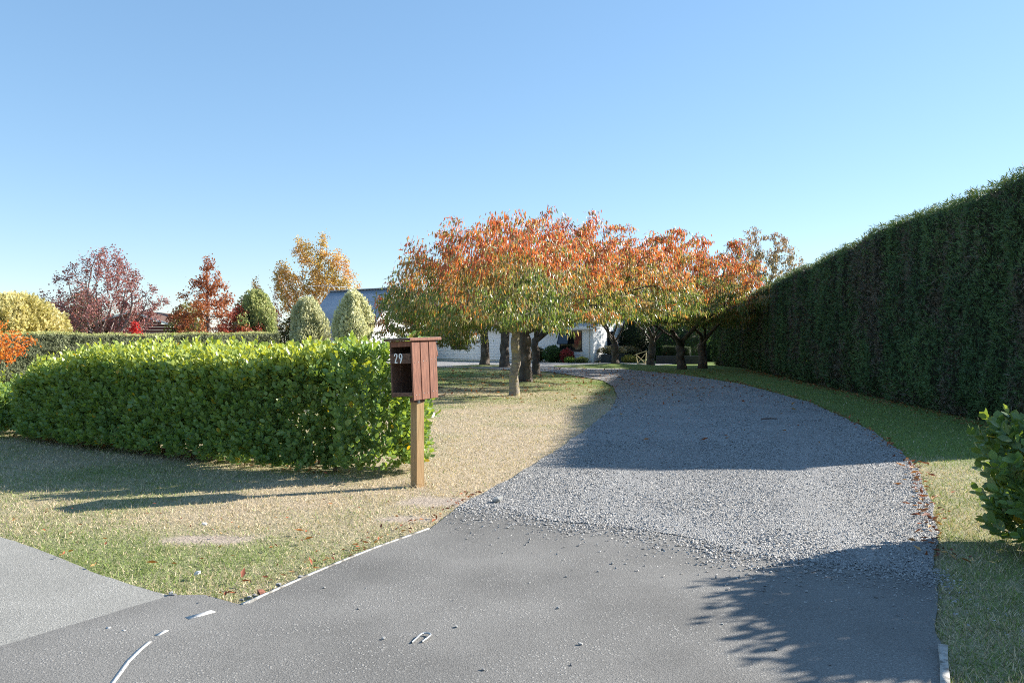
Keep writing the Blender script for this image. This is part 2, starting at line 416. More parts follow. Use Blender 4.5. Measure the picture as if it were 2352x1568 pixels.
# ------------------------------------------------------------------ letterbox
def build_letterbox():
    bx, by = -.951, 8.0
    t = empty('letterbox', (bx, by, 0), 'reddish brown timber letterbox numbered 29 on a square pine post', 'letterbox')
    Rp = Matrix.Rotation(math.radians(45), 3, 'Z')
    bm = bmesh.new(); box_bm(bm, (0, 0, .435), (.1, .1, .89), Rp, .004)
    finish('post', bm, M_POST, t)
    # box frame: x to the right along the open front, y into the depth
    M = Matrix.Translation((-.025, .035, .90)) @ Matrix.Rotation(math.radians(-2.3), 4, 'Y') @ Matrix.Rotation(math.radians(-32.7), 4, 'Z')
    W, D, H = .25, .40, .56
    def b(name, x0, x1, y0, y1, z0, z1, mat, bev=.002, parent=t, R=None):
        return box(name, ((x0+x1)/2, (y0+y1)/2, (z0+z1)/2), (x1-x0, y1-y0, z1-z0), mat, parent, R, bev, M)
    x0, x1 = -W/2, W/2; y0, y1 = -D/2, D/2
    # right and left wall boards, with open joints
    bw = D/3
    for k in range(3):
        bd = b('side_board', x1, x1+.018, y0+k*bw+.0035, y0+(k+1)*bw-.0035, -.03, H-.004, M_REDTIMBER, .004)
        for zz in (.34, .02):
            for q in (.3, .7):
                b('nail', x1+.0175, x1+.0215, y0+(k+q)*bw-.003, y0+(k+q)*bw+.003, zz+.01*k, zz+.01*k+.006, M_GALV, 0, bd)
        b('side_board', x0-.018, x0, y0+k*bw+.003, y0+(k+1)*bw-.003, .0, H-.004, M_DARKTIMBER, .003)
    b('backing_strip', x1+.001, x1+.006, y0+.02, y1-.02, .0, H-.02, M_DARKTIMBER, 0)
    b('back_panel', x0+.001, x1-.001, y1-.018, y1, 0.02, H-.12, M_DARKTIMBER)
    b('floor_board', x0+.001, x1-.001, y0+.012, y1-.02, .015, .04, M_DARKTIMBER)
    b('floor_rail', x0+.002, x1-.002, y0-.001, y0+.010, .012, .052, M_DARKTIMBER)
    b('top_rail', x0+.002, x1-.002, y0, y0+.018, H-.060, H-.006, M_REDTIMBER)
    nb = b('number_board', x0+.002, x1-.002, y0-.004, y0+.018, H-.225, H-.125, M_DARKTIMBER)
    b('shelf', x0+.002, x1-.002, y0+.02, y1-.02, H-.222, H-.210, M_DARKTIMBER)
    # fine grooves of the number board as raised reeds
    bm = bmesh.new()
    for k in range(9):
        box_bm(bm, ((x0+x1)/2, y0-.005, H-.218+k*.0108), (W-.006, .003, .006))
    bm.transform(M); tag(finish('reed', bm, M_DARKTIMBER, nb), kind='stuff')
    # flap at the back, swung out
    Rf = Matrix.Rotation(math.radians(14), 3, 'X')
    bm = bmesh.new(); box_bm(bm, (0, 0, -.075), (W+.01, .016, .15), Rf, .002)
    bm.transform(M @ Matrix.Translation((0, y1+.012, H-.02))); finish('rear_flap', bm, M_REDTIMBER, t)
    # roof
    rf = b('roof', x0-.05, x1+.030, y0-.045, y1+.05, H, H+.022, M_DARKTIMBER, .002)
    b('roof_trim', x1+.031, x1+.043, y0-.046, y1+.051, H-.004, H+.026, M_REDTIMBER, .002, rf)
    b('roof_sheet', x0-.055, x1+.029, y0-.052, y1+.055, H+.023, H+.027, M_GALV, 0, rf)
    # metal strap and packing block between post and box
    bm = bmesh.new(); box_bm(bm, (0, -.053, .862), (.104, .003, .05), Matrix.Rotation(math.radians(-45), 3, 'Z'))
    st = finish('nail_plate', bm, M_GALV, t)
    bm = bmesh.new()
    for i in range(5):
        for j in range(3):
            p = Matrix.Rotation(math.radians(-45), 3, 'Z') @ Vector((-.04+i*.02, -.0555, .847+j*.016))
            box_bm(bm, p, (.005, .005, .005), Matrix.Rotation(math.radians(-45), 3, 'Z'))
    tag(finish('nail', bm, M_BLACK, st), kind='stuff')
    bm = bmesh.new(); box_bm(bm, (0, 0, .868), (.112, .104, .05), Rp, .002)
    finish('packing_block', bm, M_DARKTIMBER, t)
    # digits: swept strokes, thick and thin
    def digit(pts, widths, ox):
        bm = bmesh.new(); pts = [Vector(p) for p in pts]
        L = []; Rr = []
        for i, p in enumerate(pts):
            a = pts[max(0, i-1)]; c = pts[min(len(pts)-1, i+1)]
            d = (c-a).normalized(); n = Vector((-d.y, d.x))
            L.append(p+n*widths[i]/2); Rr.append(p-n*widths[i]/2)
        def V3(p, yy): return bm.verts.new((ox+p.x, yy, H-.220+p.y))
        yf, yb = y0-.0125, y0-.0065
        lf = [V3(p, yf) for p in L]; rf_ = [V3(p, yf) for p in Rr]; lb = [V3(p, yb) for p in L]; rb = [V3(p, yb) for p in Rr]
        for i in range(len(pts)-1):
            bm.faces.new((lf[i], lf[i+1], rf_[i+1], rf_[i])); bm.faces.new((lb[i], lb[i+1], lf[i+1], lf[i])); bm.faces.new((rf_[i], rf_[i+1], rb[i+1], rb[i]))
        bm.faces.new((lf[0], rf_[0], rb[0], lb[0])); bm.faces.new((lf[-1], rf_[-1], rb[-1], lb[-1]))
        bmesh.ops.recalc_face_normals(bm, faces=bm.faces)
        bm.transform(M); return finish('digit', bm, M_DIGIT, nb)
    h = .094
    two = [(.002, h*.74), (.003, h*.86), (.010, h*.965), (.021, h*.985), (.032, h*.93), (.036, h*.80), (.033, h*.66), (.025, h*.48), (.015, h*.26), (.007, h*.06), (.020, h*.062), (.037, h*.065)]
    w2 = [.010, .009, .008, .009, .010, .011, .011, .011, .010, .011, .011, .011]
    nine = [(.036, h*.72), (.033, h*.56), (.022, h*.47), (.010, h*.52), (.005, h*.66), (.006, h*.82), (.013, h*.95), (.024, h*.975), (.034, h*.90), (.038, h*.74), (.036, h*.56), (.030, h*.36), (.021, h*.16), (.015, h*.0)]
    w9 = [.008, .008, .008, .009, .011, .011, .009, .008, .010, .012, .012, .012, .011, .009]
    d2 = digit(two, w2, x0+.052); d9 = digit(nine, w9, x0+.112)
    d2['label'] = 'white digit 2'; d9['label'] = 'white digit 9'
build_letterbox()

# ------------------------------------------------------------------ broadleaf hedges (griselinia)
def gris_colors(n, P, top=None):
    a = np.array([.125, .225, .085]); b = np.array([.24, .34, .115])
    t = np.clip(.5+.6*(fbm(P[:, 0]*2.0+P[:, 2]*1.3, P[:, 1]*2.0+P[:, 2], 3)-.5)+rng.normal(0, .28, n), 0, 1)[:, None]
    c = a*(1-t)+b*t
    if top is not None: c = c*(1-top[:, None])+np.array([.38, .43, .10])*rng.uniform(.75, 1.2, (n, 1))*top[:, None]  # top-shoot leaves painted brighter yellow-green, standing in for the sunlit band
    y = rng.random(n) < .008
    c[y] = np.array([.42, .30, .035])
    return c
LEAF_MESH = {}
def leaf_variant(key, TV, TF, col, mat):
    if key not in LEAF_MESH:
        LEAF_MESH[key] = mk_mesh('leaf', TV, TF, np.tile(col, (len(TV), 1)), mat, True)
    return LEAF_MESH[key]
def split_leaves(root, partname, TV, TF, R, S, P, C, mat, loc, n_single=300, score=None, key=''):
    """the n_single largest-showing leaves as objects, the rest one mass"""
    n = len(P); loc = np.array(loc)
    S3 = np.asarray(S, float)
    if n_single:
        order = np.argsort(score)
        one = order[:n_single]; rest = order[n_single:]
        for i in one:
            q = tuple(np.round(C[i]*12)/12.)
            me = leaf_variant((key, q), TV, TF, np.maximum(C[i], 0), mat)
            o = bpy.data.objects.new('leaf', me); COL.objects.link(o); o.parent = root
            M4 = np.eye(4); sc = S3[i] if S3.ndim == 1 else S3[i]
            M4[:3, :3] = R[i]*(sc if np.ndim(sc) == 0 else np.asarray(sc)[None, :]); M4[:3, 3] = P[i]-loc
            o.matrix_basis = Matrix(M4.tolist())
    else:
        rest = np.arange(n)
    if TV is OVAL_V: TV, TF = OVAL4_V, OVAL4_F
    V, F = inst(TV, TF, R[rest], S3[rest], P[rest]-loc)
    me = mk_mesh(partname, V, F, np.repeat(C[rest], len(TV), axis=0), mat, TV is not OVAL4_V)
    return tag(link(partname, me, root), kind='stuff')

def shoots(base, direc, length, n_leaf, size, spread=.8):
    """leafy shoots: returns leaf pos, axis, normal-hint, size, plus stem segments"""
    n = len(base); P = []; A = []; H = []; S = []
    d = norm(direc)
    ref = randdir(n); u = norm(np.cross(d, ref)); v = np.cross(d, u)
    for k in range(n_leaf):
        t = .12+.88*(k+rng.random(n)*.7)/n_leaf
        ang = k*2.4+rng.random(n)*.7
        rad = u*np.cos(ang)[:, None]+v*np.sin(ang)[:, None]
        lift = (spread*(1.25-t*.85))[:, None]
        a = norm(rad*lift+d*.75)
        P.append(base+d*(length*t)[:, None]+rad*.006); A.append(a)
        H.append(norm(d*1.0-rad*.3+rng.normal(0, .25, (n, 3))))
        S.append(size*(1.05-.35*np.abs(t-.55))*rng.uniform(.75, 1.15, n))
    return np.concatenate(P), np.concatenate(A), np.concatenate(H), np.concatenate(S)

def hedge_core(poly_c, halfw, hgt, n=40, z0=.12):
    """lumpy inner mass along a line; returns V,F"""
    poly_c = np.array(poly_c, float)
    seg = np.linalg.norm(np.diff(poly_c, axis=0), axis=1); cum = np.concatenate([[0], np.cumsum(seg)])
    s = np.linspace(0, cum[-1], n)
    cx = np.interp(s, cum, poly_c[:, 0]); cy = np.interp(s, cum, poly_c[:, 1])
    tx = np.gradient(cx); ty = np.gradient(cy); L = np.hypot(tx, ty); nxn, nyn = ty/L, -tx/L
    m = 14
    a = np.linspace(0, 2*math.pi, m, endpoint=False)
    V = []
    for i in range(n):
        e = math.sqrt(max(0.02, 1-abs(2*s[i]/cum[-1]-1)**8))
        hh = hgt(s[i]/cum[-1])
        for k in range(m):
            ca, sa = math.cos(a[k]), math.sin(a[k])
            r = (abs(ca)**5+abs(sa)**5)**(-1/5)
            off = halfw*e*ca*r*(1+.1*(float(vnoise(s[i]*3, k*1.7))-.5))
            z = z0+(hh-z0)*(.5+.5*sa*r*e*(1+.08*(float(vnoise(s[i]*3+9, k*1.3))-.5)))
            V.append((cx[i]+nxn[i]*off, cy[i]+nyn[i]*off, z))
    V = np.array(V); F = []
    for i in range(n-1):
        for k in range(m):
            F.append((i*m+k, i*m+(k+1) % m, (i+1)*m+(k+1) % m, (i+1)*m+k))
    return V, np.array(F)

def gris_hedge(name, label, line, halfw, height, n_shoot, top_frac, singles, leaf=.076, core=(0.03, .85), front_normal=None, core_in=.17, tshoot=(.24, .46), stems=14, group=None, slope=1.0, top_lit=.75, dense_start=.0, tone=1.0):
    line = np.array(line, float)
    seg = np.linalg.norm(np.diff(line, axis=0), axis=1); cum = np.concatenate([[0], np.cumsum(seg)]); Lt = cum[-1]
    loc = (*line.mean(0), 0.0)
    root = empty(name, loc, label, 'hedge', group)
    def frame(s):
        cx = np.interp(s, cum, line[:, 0]); cy = np.interp(s, cum, line[:, 1])
        e = .05*Lt
        tx = np.interp(s+e, cum, line[:, 0])-np.interp(s-e, cum, line[:, 0]); ty = np.interp(s+e, cum, line[:, 1])-np.interp(s-e, cum, line[:, 1])
        L = np.hypot(tx, ty); return cx, cy, tx/L, ty/L
    # outline angle around the cross-section: -1..1 front bottom -> top -> back bottom
    n = n_shoot
    s = rng.random(n)*Lt
    if dense_start: s[:int(n*dense_start)] *= .28
    isTop = rng.random(n) < top_frac
    cx, cy, tx, ty = frame(s)
    # normal on the camera side
    nx_, ny_ = ty.copy(), -tx.copy()
    flip = (nx_*(0-cx)+ny_*(0-cy)) < 0
    nx_[flip] *= -1; ny_[flip] *= -1
    h = height(s/Lt); bul = halfw*(1+.22*(fbm(s*1.1+3, s*0+1, 3)-.5))
    endf = np.sqrt(np.clip(1-np.abs(2*s/Lt-1)**10, 0.03, 1))
    u = rng.random(n)
    zf = .03+(h-.16-.27*slope)*u**.95
    back = (~isTop) & (rng.random(n) < .13)
    side = np.where(back, -1., 1.)
    prof = bul*(.82+.30*np.clip(zf/np.maximum(h, .1), 0, 1)**1.2)*endf
    off = np.where(isTop, bul*endf*(1.12-2.0*rng.random(n)**1.5), side*(prof-rng.random(n)**2*.16))
    z = np.where(isTop, h-.30-rng.random(n)*.12*slope-.08*slope+.06*(fbm(s*3, off*3, 2)-.5), zf)
    z = np.where(isTop, z-.07*sstep(-.2, 1.0, off/halfw)*slope, z)
    base = np.stack([cx+nx_*off, cy+ny_*off, z], 1)
    outd = np.stack([nx_*side, ny_*side, np.zeros(n)], 1)
    along = np.stack([tx, ty, np.zeros(n)], 1)*rng.normal(0, .35, n)[:, None]
    d = np.where(isTop[:, None], np.array([[0, 0, 1.]])+rng.normal(0, .22, (n, 3)), outd*.75+np.array([[0, 0, .75]])+along+rng.normal(0, .2, (n, 3)))
    ln = np.where(isTop, rng.uniform(*tshoot, n), rng.uniform(.10, .24, n))
    # rounded ends
    ne = int(n*.13)
    for end, sg in ((0., -1.), (Lt, 1.)):
        ex, ey, etx, ety = frame(np.full(ne, end))
        th = rng.uniform(-1.4, 1.4, ne); hh = height(np.full(ne, end/Lt))
        zz = .05+(hh-.2)*rng.random(ne)**1.0
        o2 = np.stack([etx*sg*np.cos(th)+ety*np.sin(th), ety*sg*np.cos(th)-etx*np.sin(th), np.zeros(ne)], 1)
        rr = halfw*(.45+.45*rng.random(ne)**.5)
        b2 = np.stack([ex, ey, zz], 1)+o2*rr[:, None]
        base = np.concatenate([base, b2]); d = np.concatenate([d, o2*.7+np.array([[0, 0, .8]])+rng.normal(0, .25, (ne, 3))]); ln = np.concatenate([ln, rng.uniform(.12, .28, ne)])
    P, A, H, S = shoots(base, d, ln, 9, leaf)
    H = norm(H+np.array([[0, -.15, .25]]))
    R = frames(A, H)
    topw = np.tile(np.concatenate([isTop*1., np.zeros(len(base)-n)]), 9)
    C = gris_colors(len(P), P, topw*top_lit)*tone
    S3 = np.stack([S*rng.uniform(.95, 1.25, len(S)), S, S], 1)
    camd = np.linalg.norm(P-np.array([0, 0, EYE]), axis=1)
    vis = np.abs(P[:, 0]/P[:, 1]) > .66
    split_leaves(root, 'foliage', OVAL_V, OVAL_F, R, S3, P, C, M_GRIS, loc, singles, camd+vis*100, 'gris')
    # stems
    for k in range(stems):
        ss = (k+.2+.6*random.random())/stems*Lt
        a0, b0, t0, t1 = [float(q) for q in frame(np.array(ss))]
        o_ = random.uniform(-.3, .5)*halfw
        sgn = -1 if (t1*(0-a0)-t0*(0-b0)) < 0 else 1
        x0_, y0_ = a0+sgn*t1*o_, b0-sgn*t0*o_
        pts = [np.array([x0_, y0_, -.02])]
        for q in range(4):
            pts.append(pts[-1]+np.array([random.uniform(-.07, .07), random.uniform(-.07, .07), float(height(ss/Lt))/4.4]))
        pts = np.array(pts)-np.array(loc)
        V, F = tube_arrays(pts[:-1], pts[1:], np.array([.026, .022, .017, .012]), np.array([.022, .017, .012, .006]), 6)
        link('stem', mk_mesh('stem', V, F, None, M_STEM, True), root)
    # twiggy interior
    if core:
        c0, c1 = core
        sub = np.linspace(c0, c1, 14)*Lt
        pl = np.stack([np.interp(sub, cum, line[:, 0]), np.interp(sub, cum, line[:, 1])], 1)
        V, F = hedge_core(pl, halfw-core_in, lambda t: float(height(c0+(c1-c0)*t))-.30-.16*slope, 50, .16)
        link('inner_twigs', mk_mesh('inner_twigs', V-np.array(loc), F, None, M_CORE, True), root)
    return root

def hmain(t):
    t = np.asarray(t, float)
    return 1.45-.02*np.sin(t*9)+.025*np.sin(t*23)-.13*sstep(.60, .90, t)-.55*sstep(.82, 1.0, t)+.02*sstep(.2, 0, t)
gris_hedge('griselinia_hedge', 'long glossy green broadleaf hedge behind the letterbox, sunlit along its top', [(-1.66, 8.98), (-3.53, 10.05), (-5.33, 11.15), (-7.2, 12.35)], .68, hmain, 5800, .42, 300, leaf=.073, core=(.24, .96), dense_start=.16, tone=1.06, top_lit=.62)
gris_hedge('griselinia_bush', 'sunlit broadleaf bush at the left edge, beyond a dip in the long hedge', [(-8.45, 12.75), (-9.4, 13.1), (-11.0, 13.7)], .62, lambda t: .95+.32*sstep(.0, .35, t), 1500, .42, 0, leaf=.073, core=(.1, .95), stems=5, tone=1.06, top_lit=.62)
gris_hedge('griselinia_bush', 'broadleaf bush cut off by the right edge beside the gravel, with large rounded leaves', [(3.95, 5.36), (4.65, 5.38), (5.7, 5.3)], .62, lambda t: .90+.88*sstep(0, .38, t)+.03*np.sin(np.asarray(t)*7), 1600, .34, 300, leaf=.088, core=(.25, .9), core_in=.24, stems=6, slope=0., top_lit=.0, tone=.72)

# ------------------------------------------------------------------ clipped conifer hedges
def conifer_hedge(name, label, line, thick, hfun, cols, dens, size, seed=0, facets=(.35, .3), lean=.10, shag=1.0, front_left=True):
    line = np.array(line, float)
    # smooth the line
    seg = np.linalg.norm(np.diff(line, axis=0), axis=1); cum = np.concatenate([[0], np.cumsum(seg)]); Lt = cum[-1]
    loc = (*line[0], 0.0)
    root = empty(name, loc, label, 'hedge')
    def smooth_at(s):
        cx = sum(np.interp(np.clip(s+d, 0, Lt), cum, line[:, 0]) for d in (-1.5, -.75, 0, .75, 1.5))/5
        cy = sum(np.interp(np.clip(s+d, 0, Lt), cum, line[:, 1]) for d in (-1.5, -.75, 0, .75, 1.5))/5
        return cx, cy
    def frame(s):
        cx, cy = smooth_at(s); ax, ay = smooth_at(s-.4); bx, by = smooth_at(s+.4)
        tx, ty = bx-ax, by-ay; L = np.hypot(tx, ty)+1e-9; tx, ty = tx/L, ty/L
        return cx, cy, tx, ty
    def surf(s, v):
        """v 0..1 up the front face, 1..2 across the top, 2..3 down the back"""
        cx, cy, tx, ty = frame(s)
        nx_, ny_ = (-ty, tx) if front_left else (ty, -tx)
        H = hfun(s/Lt)+.22*(fbm(s*.35+seed, s*0+2, 3)-.5)+.10*(fbm(s*1.6+seed, v*2, 2)-.5)
        rib = .30*(fbm(s*.7+seed, v*.5+5, 4)-.5)+.26*(fbm(s*2.2+seed, v*5+40, 3)-.5)+.09*(vnoise(s*6+seed, v*20)-.5)
        f = np.clip(v, 0, 1); tpp = np.clip(v-1, 0, 1); bk = np.clip(v-2, 0, 1)
        off = lean*0+(-lean*f)+rib*(1-tpp)-thick*tpp
        off = off-.18*sstep(.12, 0, f)*(v < 1)
        off = off-.10*sstep(.94, 1.0, f)*(v <= 1)
        z = H*np.where(v <= 2, f, 1-bk)-.06*sstep(.96, 1, f)*(v <= 1)
        return np.stack([cx+nx_*off, cy+ny_*off, z], -1), np.stack([nx_, ny_, 0*nx_], -1)
    ns = int(Lt/.22)+2
    sv = np.linspace(0, Lt, ns); vv = np.concatenate([np.linspace(0, 1, 18), np.linspace(1.15, 1.85, 5), np.linspace(2, 3, 5)])
    SS, VV = np.meshgrid(sv, vv, indexing='ij')
    Pc, nn = surf(SS, VV)
    # pull the core in a little so that the sprays stand proud
    Pc = Pc-nn*.05*np.where(VV <= 1, 1, 0)[..., None]; Pc[..., 2] -= .05*(VV >= 1)*(VV <= 2)
    a, b = SS.shape; id_ = np.arange(a*b).reshape(a, b)
    F = np.stack([id_[:-1, :-1], id_[1:, :-1], id_[1:, 1:], id_[:-1, 1:]], -1).reshape(-1, 4)
    caps = [list(id_[0, :]), list(id_[-1, ::-1])]
    # end caps as fans
    tri = []
    for cpl in caps:
        for k in range(1, len(cpl)-1): tri.append((cpl[0], cpl[k], cpl[k+1]))
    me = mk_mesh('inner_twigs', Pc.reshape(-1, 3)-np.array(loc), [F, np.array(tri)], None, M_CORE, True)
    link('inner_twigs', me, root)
    # sprays, denser where the hedge is near the eye
    ncand = int(dens*Lt)
    s = rng.random(ncand)*Lt
    cx, cy = smooth_at(s); dist = np.hypot(cx, cy); dmin = dist.min()
    keep = rng.random(ncand) < np.clip((dmin/dist)**1.1, .05, 1); s = s[keep]; dist = dist[keep]
    n = len(s); r = rng.random(n)
    v = np.where(r < .80, rng.random(n), np.where(r < .97, 1+rng.random(n), 2+rng.random(n)*.4))
    P, nrm = surf(s, v)
    # near end face
    ne = n//14
    vE = rng.random(ne)*3; pe, ne_n = surf(np.zeros(ne), np.where(vE < 1, vE, .999)); cx, cy, tx, ty = frame(np.zeros(ne))
    pe = pe-ne_n*(rng.random(ne)*thick)[:, None]; pe[:, 2] *= 1
    P = np.concatenate([P, pe]); nrm = np.concatenate([nrm, -np.stack([tx, ty, 0*tx], -1)]); v = np.concatenate([v, np.full(ne, .5)]); dist = np.concatenate([dist, np.full(ne, dmin)]); s = np.concatenate([s, np.zeros(ne)])
    n = len(P)
    up = np.array([[0, 0, 1.]])
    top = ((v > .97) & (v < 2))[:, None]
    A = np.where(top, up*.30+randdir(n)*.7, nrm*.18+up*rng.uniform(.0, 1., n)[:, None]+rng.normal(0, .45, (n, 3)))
    R = frames(A, nrm+rng.normal(0, .38, (n, 3))+up*.15)
    S = size*rng.uniform(.6, 1.35, n)*np.clip((dist/dmin)**.45, 1, 1.8)*shag
    S = np.where((v > .97) & (v < 2), S*rng.uniform(.6, 1.15, n), S)
    t = np.clip(fbm(s*.9+seed, P[:, 2]*.9+7, 4)*1.9-.45+rng.normal(0, .25, n), 0, 1)[:, None]
    C = cols[0]*(1-t)+cols[1]*t
    br = fbm(s*1.1+seed+60, P[:, 2]*.9+3, 4)+rng.normal(0, .10, n)
    brown = (br > .60) & (v < .98)
    C[brown] = cols[2]*rng.uniform(.7, 1.2, (brown.sum(), 1))
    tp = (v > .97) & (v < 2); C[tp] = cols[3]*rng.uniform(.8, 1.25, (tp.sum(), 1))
    V, F = inst(FAN_V, FAN_F, R, S, P-np.array(loc))
    tag(link('foliage', mk_mesh('foliage', V, F, np.repeat(C, len(FAN_V), axis=0), M_CONIF, False), root), kind='stuff')
    return root
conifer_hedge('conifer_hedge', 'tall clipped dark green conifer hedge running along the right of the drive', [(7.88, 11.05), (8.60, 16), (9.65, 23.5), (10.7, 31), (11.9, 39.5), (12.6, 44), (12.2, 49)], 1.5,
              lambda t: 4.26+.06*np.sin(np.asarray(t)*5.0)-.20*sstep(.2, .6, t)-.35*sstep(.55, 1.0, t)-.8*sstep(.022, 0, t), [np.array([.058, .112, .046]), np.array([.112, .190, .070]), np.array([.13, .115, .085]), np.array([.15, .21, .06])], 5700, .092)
conifer_hedge('clipped_hedge', 'pale olive clipped conifer hedge behind the long broadleaf hedge on the left', [(-10.0, 35.5), (-12.6, 32.4), (-15.2, 29), (-18.6, 24.6)], 1.0,
              lambda t: 1.80-.06*np.asarray(t), [np.array([.22, .25, .14]), np.array([.29, .32, .18]), np.array([.13, .15, .085]), np.array([.36, .38, .14])], 2000, .085, seed=20, front_left=True, lean=.03)

# ------------------------------------------------------------------ trees
def colonize(trunk, att, step, infl, kill, iters=120, jitter=.12, bias=(0, 0, 0), par0=None):
    nodes = [np.array(p, float) for p in trunk]; par = list(par0) if par0 else [-1]+list(range(len(trunk)-1))
    P = np.array(nodes)
    D = np.linalg.norm(att[:, None, :]-P[None], axis=2); near = D.argmin(1); nd = D.min(1)
    alive = np.ones(len(att), bool); bias = np.array(bias, float)
    lastdir = {}
    for it in range(iters):
        act = alive & (nd < infl)
        if not act.any():
            act = alive
            if not act.any(): break
        ids = near[act]; dirs = norm(att[act]-P[ids])
        u, inv = np.unique(ids, return_inverse=True)
        acc = np.zeros((len(u), 3)); np.add.at(acc, inv, dirs)
        acc = norm(norm(acc)+rng.normal(0, jitter, acc.shape)+bias)
        new = P[u]+acc*step
        start = len(P)
        ok = np.ones(len(u), bool)
        for i, q in enumerate(u):
            if q in lastdir and np.dot(lastdir[q], acc[i]) > .985: ok[i] = False
            lastdir[q] = acc[i]
        if not ok.any():
            alive[act] = alive[act] & (rng.random(act.sum()) < .5); continue
        new = new[ok]; par += list(u[ok]); P = np.concatenate([P, new])
        D = np.linalg.norm(att[:, None, :]-new[None], axis=2); m = D.min(1); mi = D.argmin(1)+start
        better = m < nd; nd[better] = m[better]; near[better] = mi[better]
        alive &= nd > kill
    return P, np.array(par)
def node_radii(P, par, tip_r, trunk_r):
    n = len(P); cnt = np.zeros(n); has = np.zeros(n, bool); has[par[par >= 0]] = True
    cnt[~has] = 1
    for i in range(n-1, 0, -1): cnt[par[i]] += cnt[i]
    k = math.log(trunk_r/tip_r)/math.log(max(cnt[0], 2))
    return tip_r*cnt**k, cnt
def branch_mesh(P, par, r, sides=6, flare=1.35, mat=None):
    """limbs as continuous tapered tubes: a ring at every joint, side branches start inside their parent"""
    n = len(P); i = np.arange(1, n); p = par[1:]
    best = np.full(n, -1)
    for a_, b_ in zip(i, p):
        if best[b_] < 0 or r[a_] > r[best[b_]]: best[b_] = a_
    d_in = np.zeros((n, 3)); d_in[1:] = norm(P[1:]-P[p]); d_in[0] = (0, 0, 1)
    d_av = d_in.copy(); h = best >= 0; d_av[h] = norm(d_in[h]+d_in[best[h]])
    rr = r.copy(); rr[0] *= flare
    if n > 1: rr[1] *= 1+(flare-1)*.35
    main = best[p] == i
    ref = np.array([.21, .97, .12])
    Vs, Fs, off = [], [], 0
    for big in (True, False):
        k = 10 if big else 4
        sel = (r[i] > .03) == big
        if not sel.any(): continue
        ii, pp, mm = i[sel], p[sel], main[sel]
        ang = np.arange(k)*2*math.pi/k
        def ring(C, D, R_, seed):
            u = norm(np.cross(D, ref)); v = np.cross(D, u)
            wob = 1.0
            if big:
                a2 = ang[None, :]+0*R_[:, None]
                wob = (1+.16*(fbm(np.cos(a2)*1.7+seed[:, None]*.07+3, np.sin(a2)*1.7+C[:, 2:3]*1.3, 3)-.5)*2)[..., None]
            return C[:, None, :]+(u[:, None, :]*np.cos(ang)[None, :, None]+v[:, None, :]*np.sin(ang)[None, :, None])*R_[:, None, None]*wob
        D0 = np.where(mm[:, None], d_av[pp], d_in[ii]); R0 = np.where(mm, rr[pp], np.minimum(rr[pp]*.95, rr[ii]*1.35))
        z_ = np.zeros(len(ii))
        A = ring(P[pp], D0, R0, z_); B = ring(P[ii], d_av[ii], rr[ii], z_)
        V = np.concatenate([A, B], 1).reshape(-1, 3); q = np.arange(k); q2 = (q+1) % k
        F = (np.stack([q, q2, q2+k, q+k], -1)[None]+(np.arange(len(ii))*2*k)[:, None, None]).reshape(-1, 4)
        Vs.append(V); Fs.append(F+off); off += len(V)
    return mk_mesh('trunk', np.concatenate(Vs), np.concatenate(Fs), None, mat, True)

def make_tree(name, label, loc, trunk, att, step, infl, kill, tip_r, trunk_r, bark, leaf, group=None, cat='tree', jitter=.12, bias=(0, 0, 0), singles=0, iters=120, par0=None):
    """trunk, att in local metres; leaf(P,par,cnt,r)->(pos,axis,hint,size,col,TV,TF,mat)"""
    root = empty(name, loc, label, cat, group)
    P, par = colonize(trunk, att, step, infl, kill, iters, jitter, bias, par0)
    r, cnt = node_radii(P, par, tip_r, trunk_r)
    link('trunk', branch_mesh(P, par, r, mat=bark), root)
    pos, A, H, S, C, TV, TF, mat = leaf(P, par, cnt, r)
    if len(pos):
        R = frames(A, H)
        if singles:
            wp = pos+np.array(loc); sc = np.linalg.norm(wp-np.array([0, 0, EYE]), axis=1)
            split_leaves(root, 'crown', TV, TF, R, S, pos, C, mat, (0, 0, 0), singles, sc, name)
        else:
            split_leaves(root, 'crown', TV, TF, R, S, pos, C, mat, (0, 0, 0), 0)
    return root

